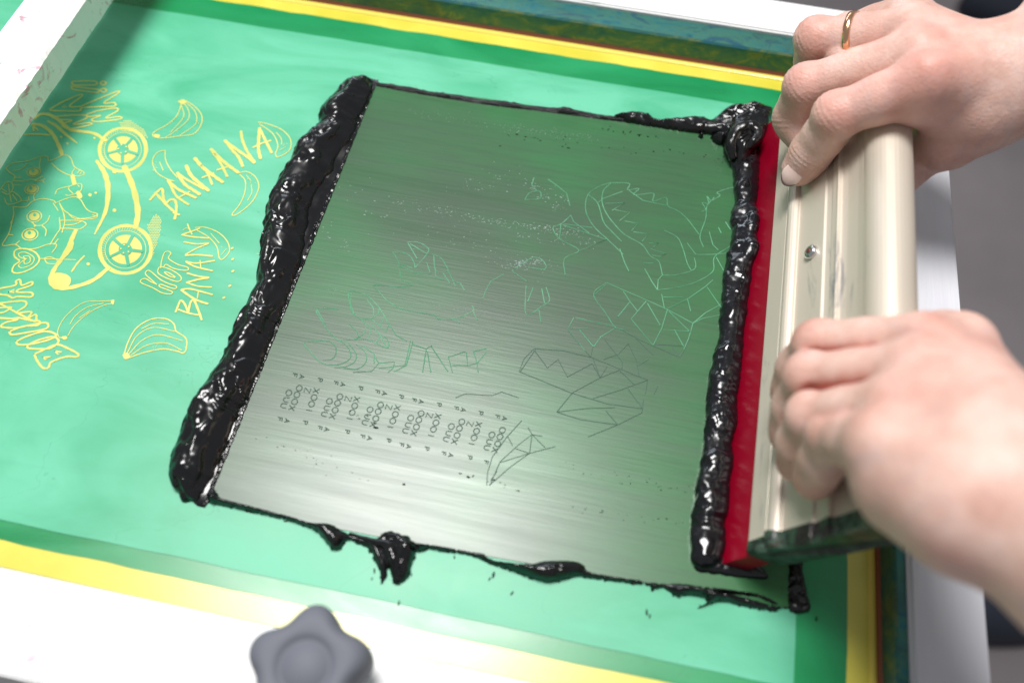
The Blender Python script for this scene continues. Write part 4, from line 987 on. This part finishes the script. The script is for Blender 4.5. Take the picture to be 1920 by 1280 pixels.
def nail(nm, tip, dip, dn, L, Wn, r, up_, mt):
    """curved nail plate seated on the back of a fingertip"""
    ax = (tip-dip)/np.linalg.norm(tip-dip); dn = dn-(dn@ax)*ax; dn /= np.linalg.norm(dn); sd = np.cross(ax, dn)
    vs, fs = [], []; nu, nv = 17, 15
    for i in range(nu):
        for j in range(nv):
            a = (i/(nu-1)*2-1); b = (j/(nv-1)*2-1)
            x = a*math.sqrt(max(0, 1-.5*b*b)) ; y = b*math.sqrt(max(0, 1-.42*a*a))
            th = y*Wn/2/r; rad = r+up_+(-.0010 if abs(a) == 1 or abs(b) == 1 else 0)-.0006*max(0, a)**2*2
            vs.append(tip+ax*(x*L/2+.0012)+rad*(dn*math.cos(th)+sd*math.sin(th)))
    for i in range(nu-1):
        for j in range(nv-1): fs.append((i*nv+j, i*nv+j+1, (i+1)*nv+j+1, (i+1)*nv+j))
    return vs, fs, ax, dn, sd

# --- upper hand (right hand, index finger nearest the viewer)
H = Hand(); H.wr = []; H.dors = {}
mI = un(1738, 150, .095); 
(mM,) = chain(mI, [(1722, 104, .0185, True)])[1:]; (mR,) = chain(mM, [(1708, 62, .017, True)])[1:]; (mP,) = chain(mR, [(1702, 28, .016, True)])[1:]
wr1 = un(1885, 128, .092); wr2 = un(1880, 178, .084); fa = un(2065, 25, .106); fb = un(2500, -200, .14)
FI = [mI, hit(1569, 217, .0160), hit(1521, 287, .0098), hit(1496, 318, .0092)]
FM = [mM, hit(1512, 163, .0225), hit(1489, 222, .0145), hit(1508, 256, .0090)]
FR = [mR, hit(1531, 74, .0225), hit(1527, 118, .0130), hit(1545, 150, .0095)]
FP = chain(mP, [(1590, 60, .0330, True)])+[hit(1578, 100, .013), hit(1600, 130, .010)]
dvec = np.array([-.35, -.25, .9]); dvec /= np.linalg.norm(dvec)
H.dn = dvec
for J, r in ((FI, (.0100, .0090, .0082, .0070)), (FM, (.0108, .0090, .0085, .0076)), (FR, (.0102, .0088, .0080, .0072)), (FP, (.009, .0075, .0068, .006))):
    H.f.append((J, r)); H.dors[id(J)] = dvec
th1 = un(1835, 215, .078); th2 = un(1776, 262, .066); th3 = un(1718, 285, .050); th4 = un(1690, 330, .048)
H.f.append(([th2, th3, th4], (.0115, .0100, .0085))); H.dors[id(H.f[-1][0])] = dvec
wc = (wr1+wr2)/2
H.palm = [(wr1, mI, .0135, .0092), (wr1, mM, .013, .0094), (wc, mR, .014, .0090), (wc, mP, .014, .0084), (wr2, mI-ZU*.006, .0130, .0095), (wr2, th1, .0145, .0130), (th1, th2, .0130, .0118), (th1, mI-ZU*.012, .010, .008), (wr1, wr2, .0150, .0150), (wc, fa, .0165, .0240), (fa, fb, .0240, .034),
          ((wc+mM)/2-ZU*.010, (wc+mP)/2-ZU*.010, .012, .012)]
for m_, w_ in ((mI, wr1), (mM, wr1), (mR, wc), (mP, wc)): H.creases.append((m_+dvec*.010, m_*.45+w_*.55+dvec*.011, .0042, .0007))
H.creases += [(mI+dvec*.009, mI+dvec*.009+np.array([.001, 0, 0]), .009, .0016), (mM+dvec*.009, mM+dvec*.0091, .009, .0017), (mR+dvec*.009, mR+dvec*.0091, .009, .0016)]
for J, r in ((FI, .0100), (FM, .0104), (FR, .0100)):
    ax = (J[1]-J[0])/np.linalg.norm(J[1]-J[0]); ax2 = (J[2]-J[1])/np.linalg.norm(J[2]-J[1]); a_ = (ax+ax2)/np.linalg.norm(ax+ax2)
    H.wr.append((J[1], a_, .0042, .00055))
    ax3 = (J[3]-J[2])/np.linalg.norm(J[3]-J[2]); a_ = (ax3+ax2)/np.linalg.norm(ax3+ax2); H.wr.append((J[2], a_, .0036, .00050))
arm1, V1 = H.build('arm', M_skin, person, .0008, [(FI[1]+dvec*.006, .010, .42), (FM[1]+dvec*.006, .010, .42), (FR[1]+dvec*.005, .010, .3), (mI+dvec*.008, .016, .34), (FM[2], .010, .3), (FI[3], .008, .3), (FI[2], .008, .22), (mI*.5+mM*.5+dvec*.008, .012, .2), (th2, .016, .3)])
# nail of the index finger
tv = C-FI[3]; tv /= np.linalg.norm(tv); dI = tv+.10*np.array([-.8, .1, .3]); 
v, f, ax, dn, sd = nail('fingernail', FI[3], FI[2], dI, .0105, .0100, .0070, .0006, M_nail)
mesh('fingernail', v, f, M_nail, arm1, True)
gp = [FI[3]+ax*(.0059-.0012*abs(t)**2*3)+(.0070+.0001)*(dn*math.cos(t*.66)+sd*math.sin(t*.66)) for t in np.linspace(-1, 1, 9)]
tube_mesh('nail_edge', [tuple(q) for q in gp], [.0002, .0004, .0002], M_grime, arm1, 8)
# ring on the ring finger
rax = (FR[1]-FR[0])/np.linalg.norm(FR[1]-FR[0]); rc = FR[0]*.40+FR[1]*.60
a = np.cross(rax, ZU); a /= np.linalg.norm(a); b = np.cross(rax, a); vs, fs = [], []
cs_ = [(-.0016, .0098), (-.0013, .0104), (0, .0107), (.0013, .0104), (.0016, .0098), (0, .0094)]
for k in range(64):
    th = 2*math.pi*k/64
    for (x, r) in cs_: vs.append(rc+rax*x+r*1.0*(a*math.cos(th)+b*math.sin(th)))
for k in range(64):
    for j in range(6): fs.append((k*6+j, k*6+(j+1) % 6, ((k+1) % 64)*6+(j+1) % 6, ((k+1) % 64)*6+j))
tag(mesh('finger_ring', vs, fs, M_gold, None, True), 'rose gold band worn on a finger of the upper hand', 'ring')

# --- lower hand (left hand), nearer to the lens
H = Hand(); H.wr = []; H.dors = {}
mI = un(1732, 648, .097); (mM,) = chain(mI, [(1716, 706, .0165, False)])[1:]; (mR,) = chain(mM, [(1684, 768, .0155, False)])[1:]; (mP,) = chain(mR, [(1648, 832, .0155, False)])[1:]
FI = [mI, hit(1536, 648, .0180), hit(1500, 692, .0130), hit(1480, 738, .0080)]
FM = [mM, hit(1522, 708, .0210), hit(1494, 765, .0140), hit(1480, 815, .0085)]
FR = [mR, hit(1526, 782, .0220), hit(1502, 832, .0150), hit(1494, 868, .0090)]
FP = [mP, hit(1562, 818, .0210), hit(1542, 862, .0140), hit(1524, 900, .0092)]
H.dn = dvec
for J, r in ((FI, (.0100, .0084, .0076, .0068)), (FM, (.0102, .0086, .0078, .0070)), (FR, (.0098, .0082, .0074, .0066)), (FP, (.0086, .0074, .0070, .0064))):
    H.f.append((J, r)); H.dors[id(J)] = dvec
w1 = un(1885, 850, .115); w2 = un(1815, 940, .115); wc = (w1+w2)/2
th1 = un(1800, 650, .092); th2 = un(1770, 640, .07); th3 = un(1740, 680, .055)
H.f.append(([th1, th2, th3], (.0105, .0100, .0085))); H.dors[id(H.f[-1][0])] = dvec
fa = un(2080, 1045, .128); fb = un(2650, 1420, .15)
H.palm = [(w1, mI, .0160, .0090), (wc, mM, .015, .0090), (wc, mR, .0155, .0086), (w2, mP, .0155, .0080), (w1, w2, .0170, .0165), (w1, th1, .015, .0105), (wc, fa, .0200, .0235), (fa, fb, .0235, .032), ((wc+mM)/2-ZU*.008, (wc+mP)/2-ZU*.008, .014, .014), (w2, (w2+mP)/2-ZU*.008, .016, .014)]
for m_, w_ in ((mI, w1), (mM, wc), (mR, wc), (mP, w2)): H.creases.append((m_+dvec*.010, m_*.5+w_*.5+dvec*.012, .0042, .0006)); H.creases.append((m_+dvec*.009, m_+dvec*.0091, .009, .0017))
gap_shade = []  # shade between the fingers, put into the skin colour along the grooves
for (A_, B_, rr1) in ((FI, FM, .0092), (FM, FR, .0092), (FR, FP, .0085)):
    g0 = (A_[0]*.55+A_[1]*.45+B_[0]*.55+B_[1]*.45)/2+dvec*rr1*.55; g1 = (A_[1]+B_[1])/2+dvec*rr1*.40
    H.groove.append((g0, g1, .0026, .0024)); H.groove.append((g1, (A_[2]+B_[2])/2+FN*.004, .0024, .0020))
    for t in (0, .33, .66, 1): gap_shade.append((g0*(1-t)+g1*t, .0048, .75))
    gap_shade.append(((A_[2]+B_[2])/2, .006, .6))
arm2, V2 = H.build('arm', M_skin, person, .0009, [(mI+dvec*.008, .014, .2), (mM+dvec*.008, .014, .2), (mR+dvec*.008, .014, .2), (FI[1], .012, .25), (FM[1], .012, .25), (FR[1], .012, .25), (FI[3], .009, .5), (FM[3], .009, .5), (FR[3], .009, .45), (FP[3], .010, .45)]+gap_shade)
for nm, J in (('I', FI), ('M', FM), ('R', FR), ('P', FP)): print(nm, [tuple(np.round(to_sq(q), 3)) for q in J])
# shoes far below
for (u, v, rz) in ((1895, 1135, .3), (1905, -5, .1)):
    c = un(u, v, -.80); vs, fs = [], []; ns, nr = 16, 14
    for i in range(ns):
        t = i/(ns-1); x = (t-.35)*.27; w = .045*(math.sin(math.pi*(.08+.84*t))**.5); hh = .05+.05*max(0, .5-t)
        for k in range(nr):
            a = 2*math.pi*k/nr; vs.append((c[0]+x*math.cos(rz)-w*math.cos(a)*math.sin(rz), c[1]+x*math.sin(rz)+w*math.cos(a)*math.cos(rz), -.85+hh*max(0, math.sin(a))**.7))
    for i in range(ns-1):
        for k in range(nr): fs.append((i*nr+k, i*nr+(k+1) % nr, (i+1)*nr+(k+1) % nr, (i+1)*nr+k))
    fs.append(tuple(range(nr))[::-1]); fs.append(tuple((ns-1)*nr+k for k in range(nr)))
    mesh('shoe', vs, fs, M_shoe, person, True)
